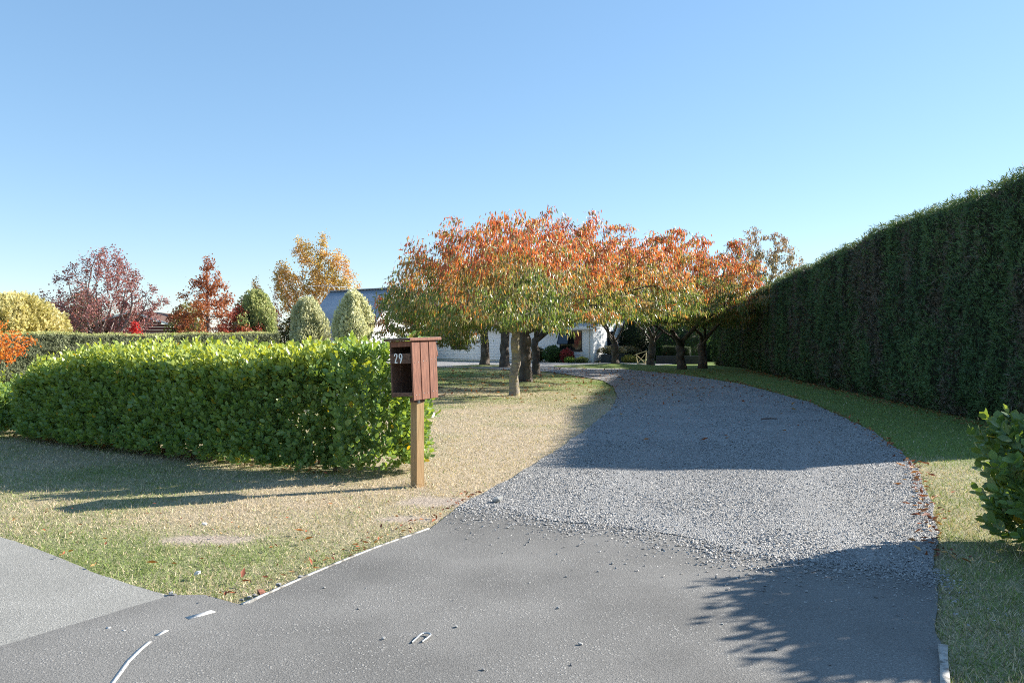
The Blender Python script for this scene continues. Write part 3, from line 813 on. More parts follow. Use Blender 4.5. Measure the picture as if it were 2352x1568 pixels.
CH = dict(red=np.array([.44, .10, .055]), orange=np.array([.47, .18, .065]), amber=np.array([.44, .26, .07]), gloss_sage=np.array([.33, .31, .17]), green=np.array([.125, .20, .05]), dark=np.array([.20, .05, .04]))  # the pale grey-green puts the gloss of lit leaves into the colour
def cherry_leaf(n_leaf, size, zlo, zhi, redness=0.0, drop=.10, dull=0.0, center=None):
    def f(P, par, cnt, r):
        tw = np.where((cnt <= 8) & (np.arange(len(P)) > 42))[0]
        i = tw[rng.integers(0, len(tw), n_leaf)]
        t = rng.random(n_leaf)[:, None]
        pos = P[par[i]]*(1-t)+P[i]*t
        out = pos-np.array([0, 0, pos[:, 2].mean()]); out[:, 2] = 0; out = norm(out)
        pos = pos+rng.normal(0, 1, (n_leaf, 3))*np.array([.13, .13, .05])+np.array([0, 0, -.02])
        A = np.array([[0, 0, -1.]])+out*.20+rng.normal(0, .20, (n_leaf, 3))
        up = rng.random(n_leaf) < .10
        A[up] += np.array([0, 0, .8])+out[up]*.7
        H = out*.8+rng.normal(0, .7, (n_leaf, 3))
        S = size*rng.uniform(.65, 1.25, n_leaf)
        # branchwise autumn colour, turning from the top and the outer twigs down; pale grey-green paints in leaf gloss
        h = (pos[:, 2]-zlo)/(zhi-zlo)
        cl = fbm(pos[:, 0]*1.1+pos[:, 2]*.9+40, pos[:, 1]*1.1-pos[:, 2]*.7+11, 3)-.5
        tw_n = _T[(i*7) % 256, (i*13) % 256]-.5
        v = h*1.12-.08+cl*1.15+tw_n*.36+redness+rng.normal(0, .07, n_leaf)
        C = np.zeros((n_leaf, 3))
        keys = [(-.3, 'green'), (.30, 'green'), (.44, 'gloss_sage'), (.54, 'amber'), (.66, 'orange'), (.85, 'red'), (1.05, 'orange'), (1.3, 'red'), (2.5, 'dark')]
        for c3 in range(3):
            C[:, c3] = np.interp(v, [k for k, _ in keys], [CH[q][c3] for _, q in keys])
        odd = rng.random(n_leaf); C[odd < .05] = CH['amber']; C[(odd > .05) & (odd < .22)] = CH['gloss_sage']; C[(odd > .22) & (odd < .30)] = CH['green']
        C *= rng.uniform(.75, 1.2, (n_leaf, 1))
        if dull: C = C*(1-dull)+C.mean(1, keepdims=True)*dull*np.array([.85, .68, .56])
        return pos, A, H, S, C, LANCE_V, LANCE_F, M_CHERRY
    return f
def dome_att(n, R, zb, zt, rim, cx=0., cy=0., lob=.14, ph=0., sq=.55, hollow=.35, ry=None):
    """points in an umbrella crown: rim height, underside, top"""
    a = rng.random(n*2)*2*math.pi; q = np.sqrt(rng.random(n*2))
    Rl = R*(1+lob*np.sin(3*a+ph)+lob*.7*np.sin(5*a+2.1*ph+1))
    top = rim+(zt-rim)*np.power(np.clip(1-q**2.2, 0, 1), sq)*(1+.10*np.sin(4*a+ph))
    bot = zb+.25*np.sin(2*a+ph)*q
    u = 1-rng.random(n*2)*(1-hollow) if hollow else rng.random(n*2)
    u = (rng.integers(0, 5, n*2)+.5+rng.normal(0, .09, n*2))/5
    z = bot+(top-bot)*u
    sp = rng.random(n*2) < .05
    z = np.where(sp, top+rng.uniform(.05, .35, n*2), z)
    x = cx+Rl*q*np.cos(a); y = cy+(ry/R if ry else 1)*Rl*q*np.sin(a)
    return np.stack([x, y, z], 1)[:n]
def trunk_pts(h, lean=(0, 0), k=6, wob=.05):
    p = []
    for i in range(k+1):
        t = i/k
        p.append((lean[0]*t+random.uniform(-wob, wob)*(t > 0), lean[1]*t+random.uniform(-wob, wob)*(t > 0), h*t-.05*(i == 0)))
    return p
def cherry(label, px, py, Y, cpx, R, zt, rim, zb, trunk_h, trunk_r, n_att, n_leaf, lsize, bark=M_BARK, redness=0., ph=0., cdy=0., step=.25, dull=0., singles=0, sq=.55, zt_c=None, lob=.14, z0=0., lean=(0, 0), extra=(), limbs=5):
    X = (px-1176)/FPX*Y
    cx = (cpx-1176)/FPX*(Y+cdy)-X
    att = dome_att(n_att, R, zb, zt, rim, cx, cdy, lob, ph, sq)
    for ex, ey, ez, er, eh, m in extra:
        d = randdir(m)*(rng.random(m)**.4)[:, None]
        att = np.concatenate([att, np.stack([ex+d[:, 0]*er, ey+d[:, 1]*er, ez+d[:, 2]*eh], 1)])
    tp = trunk_pts(trunk_h, lean); pr = [-1]+list(range(len(tp)-1)); top = len(tp)-1
    nl = limbs; a0 = random.random()*6.28
    for q in range(nl):
        a = a0+6.283*q/nl+random.uniform(-.35, .35); rr = R*random.uniform(.45, .62); zz = zb+.25+random.uniform(0, .5)
        last = top-random.choice((0, 0, 1)); st_ = np.array(tp[last]); kk = 7; wob = 0.
        for i in range(1, kk+1):
            u_ = i/kk; wob = wob*.5+random.uniform(-.16, .16)
            tx_ = st_[0]+cx*u_*.8+math.cos(a)*rr*u_-math.sin(a)*wob; ty_ = st_[1]+cdy*u_*.8+math.sin(a)*rr*u_+math.cos(a)*wob
            tz_ = st_[2]+(zz-st_[2])*(1-(1-u_)**1.6)+random.uniform(-.06, .06)
            tp.append((tx_, ty_, tz_)); pr.append(last); last = len(tp)-1
    return make_tree('cherry_tree', label, (X, Y, z0), tp, att, step, 2.2, step*1.35, .0045, trunk_r, bark,
                     cherry_leaf(n_leaf, lsize, rim-.7, zt, redness, dull=dull), 'cherry trees along the drive', singles=singles, bias=(0, 0, .02), jitter=.16, par0=pr)
cherry('slender pale-barked cherry tree on the dry lawn, nearest to the letterbox', 1182, 908, 21.4, 1140, 3.4, 4.75, 2.6, 1.75, 1.70, .125, 1500, 30000, .14, M_BARKPALE, .10, .5, 0, singles=300, lob=.10, sq=.85, extra=[(-1.6, -.9, 2.0, .8, .5, 90), (-2.4, 0, 2.05, .6, .5, 70)])
cherry('thick double-stemmed cherry tree just behind the slender pale trunk', 1207, 878, 28, 1300, 4.3, 5.75, 3.0, 2.1, 1.8, .22, 1800, 36000, .158, M_BARK, .17, 2.0, -.5, lob=.11, sq=.85)
cherry('dark cherry trunk half hidden behind the thick double-stemmed one', 1230, 860, 35, 1335, 4.3, 6.1, 3.4, 2.8, 1.5, .17, 800, 12000, .18, M_BARK, 0, 3.0, 0, step=.3)
cherry('cherry tree by the house, second trunk left of the slender pale one', 1113, 840, 46.5, 1060, 4.0, 6.0, 3.4, 2.3, 1.9, .26, 500, 7000, .22, M_BARK, -.1, 1.0, 0, step=.35, z0=.09)
cherry('cherry tree between the house and the slender pale trunk', 1160, 843, 44.5, 1190, 4.2, 6.3, 3.4, 2.3, 2.1, .26, 500, 7000, .22, M_BARK, 0, 4.0, 0, step=.35)
cherry('orange and green cherry tree whose trunk stands hidden behind the letterbox', 985, 866, 31, 990, 2.1, 4.1, 2.2, 1.25, 1.5, .15, 800, 13000, .15, M_BARK, .26, 5.0, 0, step=.25, dull=.1)
cherry('cherry tree on a grassy mound in front of the white house corner', 1413, 834, 46, 1395, 4.0, 6.0, 3.6, 3.1, 1.25, .22, 600, 7000, .21, M_BARK, -.15, 2.7, 0, step=.35, z0=.15, lob=.2)
cherry('cherry tree on the far verge, between the mound and the twisted-limb tree', 1495, 840, 47, 1500, 4.3, 6.9, 3.6, 3.0, 1.35, .22, 600, 7000, .21, M_BARK, -.02, .9, 0, step=.35, lean=(.1, 0))
cherry('cherry tree with long twisted horizontal limbs on the far verge', 1566, 842, 42, 1545, 4.8, 6.5, 3.6, 2.6, 1.3, .23, 1400, 30000, .185, M_BARK, .27, 1.7, -4.0, step=.3, lean=(-.1, 0))
cherry('ivy-dark cherry trunk against the tall hedge at the bend', 1613, 843, 43, 1625, 3.1, 4.9, 3.2, 2.2, 1.5, .23, 700, 11000, .185, M_BARK, .05, 3.9, -3.0, step=.3)
cherry('sparse dark red cherry tree showing above the tall hedge', 1750, 826, 58, 1742, 4.2, 9.5, 6.0, 4.0, 3.2, .26, 800, 13000, .22, M_BARK, -.12, .3, 0, step=.4, dull=.85, sq=.8)

def generic_leaf(n_leaf, size, cols, droop=0., spread=.15, T=(SMALL_V, SMALL_F), mat=None, maxcnt=4, bare_top=0.):
    cols = np.array(cols)
    def f(P, par, cnt, r):
        tw = np.where((cnt <= maxcnt) & (np.arange(len(P)) > 6))[0]
        i = tw[rng.integers(0, len(tw), n_leaf)]
        t = rng.random(n_leaf)[:, None]
        # leafy and leafless twigs come in clumps
        pos = P[par[i]]*(1-t)+P[i]*t+rng.normal(0, spread, (n_leaf, 3))
        A = randdir(n_leaf)+np.array([[0, 0, -droop]]); H = randdir(n_leaf)
        S = size*rng.uniform(.6, 1.3, n_leaf)
        cl = fbm(pos[:, 0]*.8+pos[:, 2]*.7, pos[:, 1]*.8-pos[:, 2]*.5, 3)*1.6-.3+rng.normal(0, .15, n_leaf)
        k = np.clip(cl, 0, .999)*(len(cols)-1); k0 = np.floor(k).astype(int); ft = (k-k0)[:, None]
        C = cols[k0]*(1-ft)+cols[np.minimum(k0+1, len(cols)-1)]*ft
        C = C*rng.uniform(.75, 1.2, (n_leaf, 1))
        if bare_top:
            keep = fbm(pos[:, 0]*1.0+9, pos[:, 2]*1.0+pos[:, 1]*.6, 3)+rng.normal(0, .06, n_leaf) > bare_top
            pos, A, H, S, C = pos[keep], A[keep], H[keep], S[keep], C[keep]
        return pos, A, H, S, C, T[0], T[1], mat or M_FAR
    return f
def ovoid_att(n, rx, ry, z0, z1, power=1.0, fat=.45, spiky=.12, ph=0.):
    """crown of revolution: widest at height fraction fat"""
    t = rng.random(n); a = rng.random(n)*2*math.pi
    prof = np.where(t < fat, np.sin(t/fat*math.pi/2)**.6, np.clip((1-t)/(1-fat), 0, 1)**power)
    q = rng.random(n)**.4*prof*(1+spiky*np.sin(3*a+ph+t*5)+spiky*np.sin(7*a+t*11))
    return np.stack([rx*q*np.cos(a), ry*q*np.sin(a), z0+(z1-z0)*t], 1)
def tree_at(name, label, px, Y, py_top, halfpx, z0, leaf, trunk_r=.14, n_att=350, step=.35, fat=.45, power=1., trunk_h=1.2, bark=None, group=None, tip=.008, jitter=.14, bias=(0, 0, 0), spiky=.12, iters=110, cat='tree', att=None):
    X = (px-1176)/FPX*Y; zt = EYE+(784-py_top)/FPX*Y; rx = halfpx/FPX*Y
    if att is None: att = ovoid_att(n_att, rx, rx, z0, zt, power, fat, spiky, px*.1)
    else: att = att(rx, zt)
    return make_tree(name, label, (X, Y, 0), trunk_pts(trunk_h), att, step, 2.5, step*1.2, tip, trunk_r, bark or M_TWIG, leaf, group, cat, jitter, bias, iters=iters)

tree_at('purple_autumn_tree', 'spreading half-bare tree with purple red leaves and pale upright branches', 245, 50, 566, 122, 1.2,
        generic_leaf(15000, .13, [(.22, .09, .105), (.33, .14, .145), (.36, .18, .16)], 0, .13, bare_top=.44), .20, 1500, .32, .40, .55, .9, bias=(0, 0, .28), tip=.012, jitter=.10)
tree_at('bare_tree', 'leafless twiggy grey tree behind the cream yellow bush', 60, 54, 655, 75, 1.5, generic_leaf(200, .06, [(.2, .17, .14), (.25, .2, .15)], 0, .05), .09, 60, .5, .5, .5, 1.2, tip=.010, bias=(0, 0, .2), jitter=.2)
def pin_oak(rx, zt):
    n = 700; tier = rng.integers(0, 11, n); t = (tier+.5)/11+rng.normal(0, .012, n); a = rng.random(n)*2*math.pi
    q = rng.random(n)**.5*rx*np.clip(1.05-t, .05, 1)**1.0*(1+.25*np.sin(tier*2.1+a*2))
    return np.stack([q*np.cos(a), q*np.sin(a), .8+(zt-.8)*t-.10*q], 1)
tree_at('rusty_pin_oak', 'conical rusty orange tree with layered branches, left of the golden tree', 478, 50, 583, 115, .8,
        generic_leaf(13000, .15, [(.22, .075, .045), (.36, .13, .06), (.42, .20, .08)], .3, .13, bare_top=.30), .16, 700, .32, .3, 1, 4.5, tip=.009, att=pin_oak)
def golden_att(rx, zt):
    B = [(-.15, .30, .62, .26), (.35, .42, .55, .24), (-.55, .52, .42, .17), (.05, .62, .45, .20), (.62, .55, .30, .14), (-.25, .80, .26, .15), (.15, .90, .15, .10), (.42, .74, .22, .10), (-.70, .68, .2, .07)]
    out = []
    for cx, cz, r, rz in B:
        m = int(900*r*.55); d = randdir(m)*(rng.random(m)**.4)[:, None]
        out.append(np.stack([(cx+d[:, 0]*r*.75)*rx, d[:, 1]*r*rx*.8, (cz+d[:, 2]*rz)*zt], 1))
    return np.concatenate(out)
tree_at('golden_tree', 'tall airy golden yellow tree behind the blue roof', 728, 66, 522, 118, 1.5,
        generic_leaf(26000, .16, [(.36, .30, .09), (.58, .40, .10), (.64, .42, .14), (.62, .36, .18)], .4, .2, bare_top=.31), .22, 800, .36, .35, .8, 1.8, tip=.010, att=golden_att)
tree_at('bronze_tree', 'dark bronze and yellow tree beside the grey-green shrub', 588, 58, 632, 52, .8,
        generic_leaf(5000, .13, [(.10, .08, .03), (.24, .17, .05), (.30, .12, .06)], .2, .14), .14, 300, .38, .4, 1, 1.2)
tree_at('bronze_tree', 'thin brownish purple tree left of the golden tree', 632, 60, 655, 30, .8,
        generic_leaf(1800, .13, [(.10, .06, .05), (.20, .09, .07), (.25, .15, .06)], .2, .14), .10, 160, .38, .4, 1, 1.2)
tree_at('red_brown_tree', 'low crimson brown tree at the foot of the rusty conical tree', 545, 47, 690, 58, .4,
        generic_leaf(4500, .12, [(.16, .04, .03), (.34, .07, .05), (.40, .10, .07)], .2, .12), .10, 260, .34, .5, 1, .7)
tree_at('dark_green_tree', 'dark green tree in the shade below the golden tree', 668, 60, 720, 50, .4,
        generic_leaf(4500, .14, [(.03, .05, .02), (.07, .10, .03), (.14, .12, .03)], .2, .14), .12, 260, .36, .5, .8, .8)
tree_at('red_maple', 'small bright scarlet maple in front of the brown gabled shed', 308, 46, 733, 30, .7,
        generic_leaf(2400, .11, [(.48, .03, .03), (.62, .06, .06)], .2, .09), .05, 140, .26, .5, 1, .7)
tree_at('orange_maple', 'bright orange maple branches entering at the left edge above the bush', -22, 17.5, 715, 92, .9,
        generic_leaf(2600, .062, [(.55, .10, .03), (.60, .20, .03), (.62, .28, .05)], .2, .05), .05, 240, .16, .45, .9, .7, tip=.004)

# dense rounded shrubs: leaf shells over a twiggy core
def shrub(name, label, loc, rx, ry, h, n, size, cols, fat=.45, power=.8, T=(SMALL_V, SMALL_F), mat=None, upright=.5, lump=.16, cat='shrub', group=None, z0=.05):
    root = empty(name, loc, label, cat, group); cols = np.array(cols)
    def surf(t, a):
        prof = np.where(t < fat, .55+.45*np.sin(np.clip(t/fat, 0, 1)*math.pi/2), np.clip(1-((t-fat)/(1-fat))**2, 0, 1)**power)
        q = prof*(1+lump*1.6*(fbm(np.cos(a)*2.2+loc[0], np.sin(a)*2.2+t*5+loc[1], 4)-.5)*2)
        return np.stack([rx*q*np.cos(a), ry*q*np.sin(a), z0+(h-z0)*t], -1)
    na, ntt = 20, 12
    TT, AA = np.meshgrid(np.linspace(0, 1, ntt), np.linspace(0, 2*math.pi, na, endpoint=False), indexing='ij')
    V = surf(TT, AA); V[..., 0] *= .78; V[..., 1] *= .78; V[..., 2] = z0+(V[..., 2]-z0)*.88
    ids = np.arange(ntt*na).reshape(ntt, na); r2 = np.roll(ids, -1, 1)
    F = np.stack([ids[:-1], r2[:-1], r2[1:], ids[1:]], -1).reshape(-1, 4)
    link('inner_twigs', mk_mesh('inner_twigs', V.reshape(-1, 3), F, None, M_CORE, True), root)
    t = rng.random(n)**.85; a = rng.random(n)*2*math.pi
    P = surf(t, a)*(1.04-rng.random(n)**2*.20)[:, None]; P[:, 2] += rng.normal(0, size*.5, n)
    nrm = norm(P-np.array([0, 0, h*.4])); A = nrm*(1-upright)+np.array([[0, 0, upright]])+rng.normal(0, .35, (n, 3))
    R = frames(A, nrm+rng.normal(0, .5, (n, 3)))
    k = np.clip(fbm(a*3, t*6+loc[0], 3)*1.6-.3+rng.normal(0, .22, n), 0, .999)*(len(cols)-1); k0 = np.floor(k).astype(int); ft = (k-k0)[:, None]
    C = (cols[k0]*(1-ft)+cols[np.minimum(k0+1, len(cols)-1)]*ft)*rng.uniform(.8, 1.2, (n, 1))
    split_leaves(root, 'foliage', T[0], T[1], R, size*rng.uniform(.6, 1.3, n), P, C, mat or M_FAR, (0, 0, 0), 0)
    return root
def shrub_at(name, label, px, Y, py_top, halfpx, n, size, cols, **kw):
    X = (px-1176)/FPX*Y; r = halfpx/FPX*Y
    return shrub(name, label, (X, Y, kw.pop('base', 0.)), r, r*kw.pop('depth', 1.), EYE+(784-py_top)/FPX*Y-kw.get('_', 0), n, size, cols, **kw)
CREAM = [(.50, .52, .32), (.66, .66, .44), (.76, .75, .54)]
shrub_at('pale_shrub', 'pale cream-green pointed shrub before the blue roof, right one of the pair', 812, 40, 678, 41, 13000, .14, CREAM, fat=.42, power=.6, upright=.6, lump=.42, mat=M_PALE)
shrub_at('pale_shrub', 'pale cream-green rounded shrub at the left end of the blue roof', 707, 43, 692, 38, 12000, .14, [(.42, .44, .27), (.56, .56, .36), (.66, .65, .45)], fat=.5, power=.5, upright=.6, lump=.42, mat=M_PALE)
shrub_at('grey_green_shrub', 'tall grey-green conical shrub between the rusty tree and the golden tree', 588, 48, 674, 42, 11000, .15, [(.28, .33, .13), (.40, .44, .19), (.46, .46, .24)], fat=.5, power=.55, upright=.6, lump=.5, mat=M_PALE)
shrub_at('cream_yellow_bush', 'broad cream yellow bush showing over the clipped hedge at the left', 40, 40, 686, 98, 22000, .17, [(.42, .38, .14), (.60, .54, .24), (.70, .64, .34), (.74, .68, .42)], fat=.5, power=.5, upright=.3, lump=.5, mat=M_PALE)
shrub_at('green_tree', 'dark green rounded tree behind the left half of the purple tree', 190, 58, 676, 48, 5000, .15, [(.06, .08, .03), (.12, .10, .06), (.20, .10, .07)], fat=.5, power=.7, lump=.25, cat='tree')
shrub_at('yellow_shrub', 'low yellow-green shrub half hidden by the rusty conical tree', 432, 55, 702, 40, 3000, .15, [(.14, .16, .05), (.30, .28, .08)], fat=.5, power=.6, lump=.2)

# ------------------------------------------------------------------ house
U = Vector((.81, -.586, 0)).normalized(); Vv = Vector((U.y, -U.x, 0)); Vv = Vv if Vv.y < 0 else -Vv     # U: right wall faces U; front wall faces Vv
def wallM(o, along, out):
    """matrix: x along the wall, y outwards, z up"""
    return Matrix(((along.x, out.x, 0, o.x), (along.y, out.y, 0, o.y), (0, 0, 1, o.z), (0, 0, 0, 1)))
def weatherboards(root, M, length, height, bh, holes=(), gable=None, mat=None, wall=None):
    """each board is a piece of its wall; holes = (x0,x1,z0,z1); gable(z) -> (x0,x1)"""
    mat = mat or M_WHITE
    k = 0; z = 0.12
    while z < height-.02:
        zt = min(z+bh, height); zm = (z+zt)/2
        spans = [(0.0, length)] if gable is None else ([gable(zt)] if gable(zt)[1]-gable(zt)[0] > .15 else [])
        for (h0, h1, a0, a1) in holes:
            if a0 < zm < a1:
                ns_ = []
                for s0, s1 in spans:
                    if h0 > s0: ns_.append((s0, min(h0, s1)))
                    if h1 < s1: ns_.append((max(h1, s0), s1))
                spans = ns_
        for s0, s1 in spans:
            if s1-s0 < .03: continue
            bm = bmesh.new()
            x0, x1 = s0+.002, s1-.002
            pts = [(x0, .0, z), (x0, .038, z), (x0, .016, zt+.012), (x0, 0, zt+.012)]
            A = [bm.verts.new(p) for p in pts]; B = [bm.verts.new((x1, p[1], p[2])) for p in pts]
            for i in range(4): bm.faces.new((A[i], A[(i+1) % 4], B[(i+1) % 4], B[i]))
            bm.faces.new(A[::-1]); bm.faces.new(B)
            bmesh.ops.recalc_face_normals(bm, faces=bm.faces)
            bm.transform(M); finish('weatherboard', bm, mat, wall or root)
        z = zt
def wallbox(name, M, x0, x1, y0, y1, z0, z1, mat, parent):
    bm = bmesh.new(); box_bm(bm, ((x0+x1)/2, (y0+y1)/2, (z0+z1)/2), (x1-x0, y1-y0, z1-z0)); bm.transform(M)
    return finish(name, bm, mat, parent)
def window(root, M, x0, x1, z0, z1, mull=(), fr=.05):
    wn = wallbox('window', M, x0, x1, -.03, .004, z0, z1, M_GLASS, root)
    bm = bmesh.new()
    box_bm(bm, ((x0+x1)/2, .03, z0+fr/2), (x1-x0, .06, fr)); box_bm(bm, ((x0+x1)/2, .03, z1-fr/2), (x1-x0, .06, fr))
    box_bm(bm, (x0+fr/2, .03, (z0+z1)/2), (fr, .058, z1-z0-2*fr)); box_bm(bm, (x1-fr/2, .03, (z0+z1)/2), (fr, .058, z1-z0-2*fr))
    for m in mull: box_bm(bm, (m, .03, (z0+z1)/2), (fr*.8, .054, z1-z0-2*fr))
    bm.transform(M); finish('window_frame', bm, M_BLACK, wn)
    wallbox('sill', M, x0-.05, x1+.05, .0, .09, z0-.05, z0-.002, M_BLACK, wn)
    return wn
def corr_roof(name, p0, along, La, down, Ld, mat, parent, pitch=.15, amp=.02):
    """corrugated sheet: ribs run down the slope, along = ridge direction"""
    n = int(La/pitch*4)+1
    up = along.cross(down); up = up if up.z > 0 else -up; up.normalize()
    V = []
    for j, d in enumerate((0, Ld)):
        for i in range(n):
            a = La*i/(n-1)
            V.append(p0+along*a+down*d+up*(amp*math.sin(i*math.pi/2)))
    for j, d in enumerate((0, Ld)):
        for i in range(n):
            V.append(Vector(V[j*n+i])-up*.035)
    F = []
    for i in range(n-1):
        F.append((i, i+1, n+i+1, n+i)); F.append((2*n+i, 3*n+i, 3*n+i+1, 2*n+i+1))
        F.append((n+i, n+i+1, 3*n+i+1, 3*n+i)); F.append((i, 2*n+i, 2*n+i+1, i+1))
    F.append((0, n, 3*n, 2*n)); F.append((n-1, 3*n-1, 4*n-1, 2*n-1))
    me = mk_mesh(name, np.array([list(v) for v in V]), np.array(F), None, mat, False)
    return link(name, me, parent)

def build_house():
    Cn = Vector((5.49, 54.0, 0))
    H0 = empty('white_house', (0, 0, 0), 'white weatherboard house with a dark framed window behind the cherry trees', 'house')
    z = Vector((0, 0, 1))
    EH = 2.45
    # front wall runs from the corner to the left (-U), faces Vv
    LF, LS = 15.5, 6.0
    Mf = wallM(Cn-U*LF, U, Vv); Ms = wallM(Cn-Vv*LS, Vv, U)
    def wallslab(name, M, L, Hh): return wallbox(name, M, 0.01, L-.01, -.14, -.034, .0, Hh, M_TRIM, H0)
    wf = wallslab('wall', Mf, LF, EH); ws = wallslab('wall', Ms, LS, EH)
    wl = Vector
    x1 = LF-.85; x0 = LF-2.65
    weatherboards(H0, Mf, LF-.06, EH, .2, [(x0, x1, .80, 2.2), (9.2, 10.0, 0, 2.1), (3.0, 4.6, .9, 2.1)], wall=wf)
    w1 = window(H0, Mf, x0, x1, .84, 2.18, (x0+.92,))
    wallbox('transom', Mf, x0+.051, x1-.051, .004, .054, 1.16, 1.20, M_BLACK, w1)
    # open awning sash
    bm = bmesh.new(); Rs = Matrix.Rotation(math.radians(-24), 3, 'X')
    for c, s in (((0, 0, -.01), (.86, .035, .05)), ((0, 0, -.93), (.86, .035, .05)), ((-.42, 0, -.47), (.05, .033, .87)), ((.42, 0, -.47), (.05, .033, .87))):
        box_bm(bm, Rs.transposed() @ Vector(c), s, Rs.transposed())
    bm.transform(Mf @ Matrix.Translation((x0+.47, .085, 2.14))); sa = finish('open_sash', bm, M_BLACK, w1)
    bm = bmesh.new(); box_bm(bm, Rs.transposed() @ Vector((0, 0, -.47)), (.78, .008, .87), Rs.transposed()); bm.transform(Mf @ Matrix.Translation((x0+.47, .085, 2.14))); finish('pane', bm, M_GLASS, sa)
    dr = wallbox('door', Mf, 9.25, 9.95, -.03, .02, .05, 2.08, M_BLACK, H0)
    window(H0, Mf, 3.0, 4.6, .9, 2.1, (3.8,))
    weatherboards(H0, Ms, LS-.06, EH, .2, [(3.2, 4.1, .15, 2.15), (.5, 1.7, .15, 2.15)], wall=ws)
    window(H0, Ms, 3.2, 4.1, .15, 2.15, ()); window(H0, Ms, .5, 1.7, .15, 2.15, (1.1,))
    cb = box('corner_board', Cn+z*1.25+(U+Vv)*.03, (.12, .12, 2.5), M_TRIM, H0, Matrix.Rotation(math.atan2(U.y, U.x), 3, 'Z'))
    # main roof, ridge along U
    hw = LS/2; pit = math.radians(24); ov = .5
    rise = hw*math.tan(pit)
    ridge0 = Cn-Vv*hw-U*(LF)+z*(EH+rise+.12)
    dl = (Vv*math.cos(pit)-z*math.sin(pit)); dr_ = (-Vv*math.cos(pit)-z*math.sin(pit))
    sl = (hw+ov)/math.cos(pit)
    corr_roof('roof', ridge0, U, LF+.4, dl, sl, M_ROOF, H0); corr_roof('roof', ridge0, U, LF+.4, dr_, sl, M_ROOF, H0)
    Mg = wallM(Cn-Vv*LS, Vv, U)
    weatherboards(H0, Mg @ Matrix.Translation((0, -.003, 0)), LS, EH+rise-.1, .2, [(-1, 99, 0, EH)], lambda zz: ((zz-EH)/math.tan(pit), LS-(zz-EH)/math.tan(pit)), wall=ws)
    wallbox('fascia', Mf, -.2, LF+.35, ov-.02, ov+.01, EH-.16, EH+.02, M_TRIM, H0)
    wallbox('soffit', Mf, -.2, LF+.3, .04, ov-.021, EH-.03, EH-.01, M_TRIM, H0)
    wallbox('downpipe', Mf, LF-.32, LF-.25, .045, .115, .05, EH-.04, M_TRIM, H0)
    # gabled wing at the left with the steep blue roof
    Gp = Vector((-8.37, 58.0, 0)); hg = 2.75; zr = 5.25; ez = 2.35; L = 7.2
    pit2 = math.atan2(zr-ez, hg)
    Mg2 = wallM(Gp+Vv*(-hg), Vv, U)          # gable face, x from back to front
    wg = wallbox('wall', Mg2, .01, 2*hg-.01, -.14, -.034, 0, ez, M_TRIM, H0)
    weatherboards(H0, Mg2, 2*hg, zr-.05, .2, [], lambda zz: (max(0, (zz-ez)/math.tan(pit2)), 2*hg-max(0, (zz-ez)/math.tan(pit2))), wall=wg)
    Mw = wallM(Gp+Vv*hg-U*L, U, Vv)
    ww = wallbox('wall', Mw, .01, L-.01, -.14, -.034, 0, ez, M_TRIM, H0)
    weatherboards(H0, Mw, L-.02, ez, .2, [(4.2, 5.8, 0, 2.1)], wall=ww)
    wallbox('garage_door', Mw, 4.22, 5.78, -.03, .0, .03, 2.08, M_BLACK, H0)
    rp = Gp+z*(zr+.1)-U*L
    d1 = (Vv*math.cos(pit2)-z*math.sin(pit2)); d2 = (-Vv*math.cos(pit2)-z*math.sin(pit2)); s2 = (hg+.35)/math.cos(pit2)
    r1 = corr_roof('roof', rp, U, L+.25, d1, s2, M_ROOF, H0, .16, .022); corr_roof('roof', rp, U, L+.25, d2, s2, M_ROOF, H0, .16, .022)
    # ridge cap, barge boards
    bm = bmesh.new(); Rz = Matrix.Rotation(math.atan2(U.y, U.x), 3, 'Z')
    box_bm(bm, rp+U*(L+.25)/2+z*.03, (L+.3, .34, .05), Rz, .012); finish('ridge_cap', bm, M_ROOF, r1)
    for dd in (d1, d2):
        bm = bmesh.new()
        a = rp+U*(L+.255)-z*.02; b_ = a+dd*s2
        nrm_ = U.cross(dd).normalized(); nrm_ = nrm_ if nrm_.z > 0 else -nrm_
        vs_ = [bm.verts.new(p) for p in (a, b_, b_-nrm_*.2, a-nrm_*.2)]
        vs2 = [bm.verts.new(Vector(p)+U*.03) for p in (a, b_, b_-nrm_*.2, a-nrm_*.2)]
        bm.faces.new(vs_); bm.faces.new(vs2)
        for i in range(4): bm.faces.new((vs_[i], vs_[(i+1) % 4], vs2[(i+1) % 4], vs2[i]))
        bmesh.ops.recalc_face_normals(bm, faces=bm.faces); finish('barge_board', bm, M_TRIM, H0)
    wallbox('gutter', Mw, -.1, L+.2, .36, .48, ez-.42, ez-.30, M_TRIM, H0)
    # television aerial on the ridge end
    A = empty('television_aerial', rp+z*.0, 'thin metal television aerial at the left end of the blue roof', 'aerial')
    top = Vector((-.75, .2, 1.05)); foot = Vector((-1.05, -.3, -2.2))
    def rod(name, a, b_, r):
        V, F = tube_arrays(np.array([list(a)]), np.array([list(b_)]), [r], [r], 6)
        link(name, mk_mesh(name, V, F, None, M_ALU, True), A)
    rod('mast', (-.35, 0, -.9), (.0, 0, .62), .028); rod('stay', (.45, 0, -.02), (.02, 0, .6), .02)
    boom0 = Vector((-1.55, .0, .42)); boom1 = Vector((1.0, 0, .36)); rod('boom', boom0, boom1, .026)
    for k in range(8):
        c = boom0.lerp(boom1, k/7)
        rod('element', c-Vector((.12, .36, .0))*(.7+.3*math.cos(k)), c+Vector((.12, .36, 0))*(.7+.3*math.cos(k)), .012)
build_house()

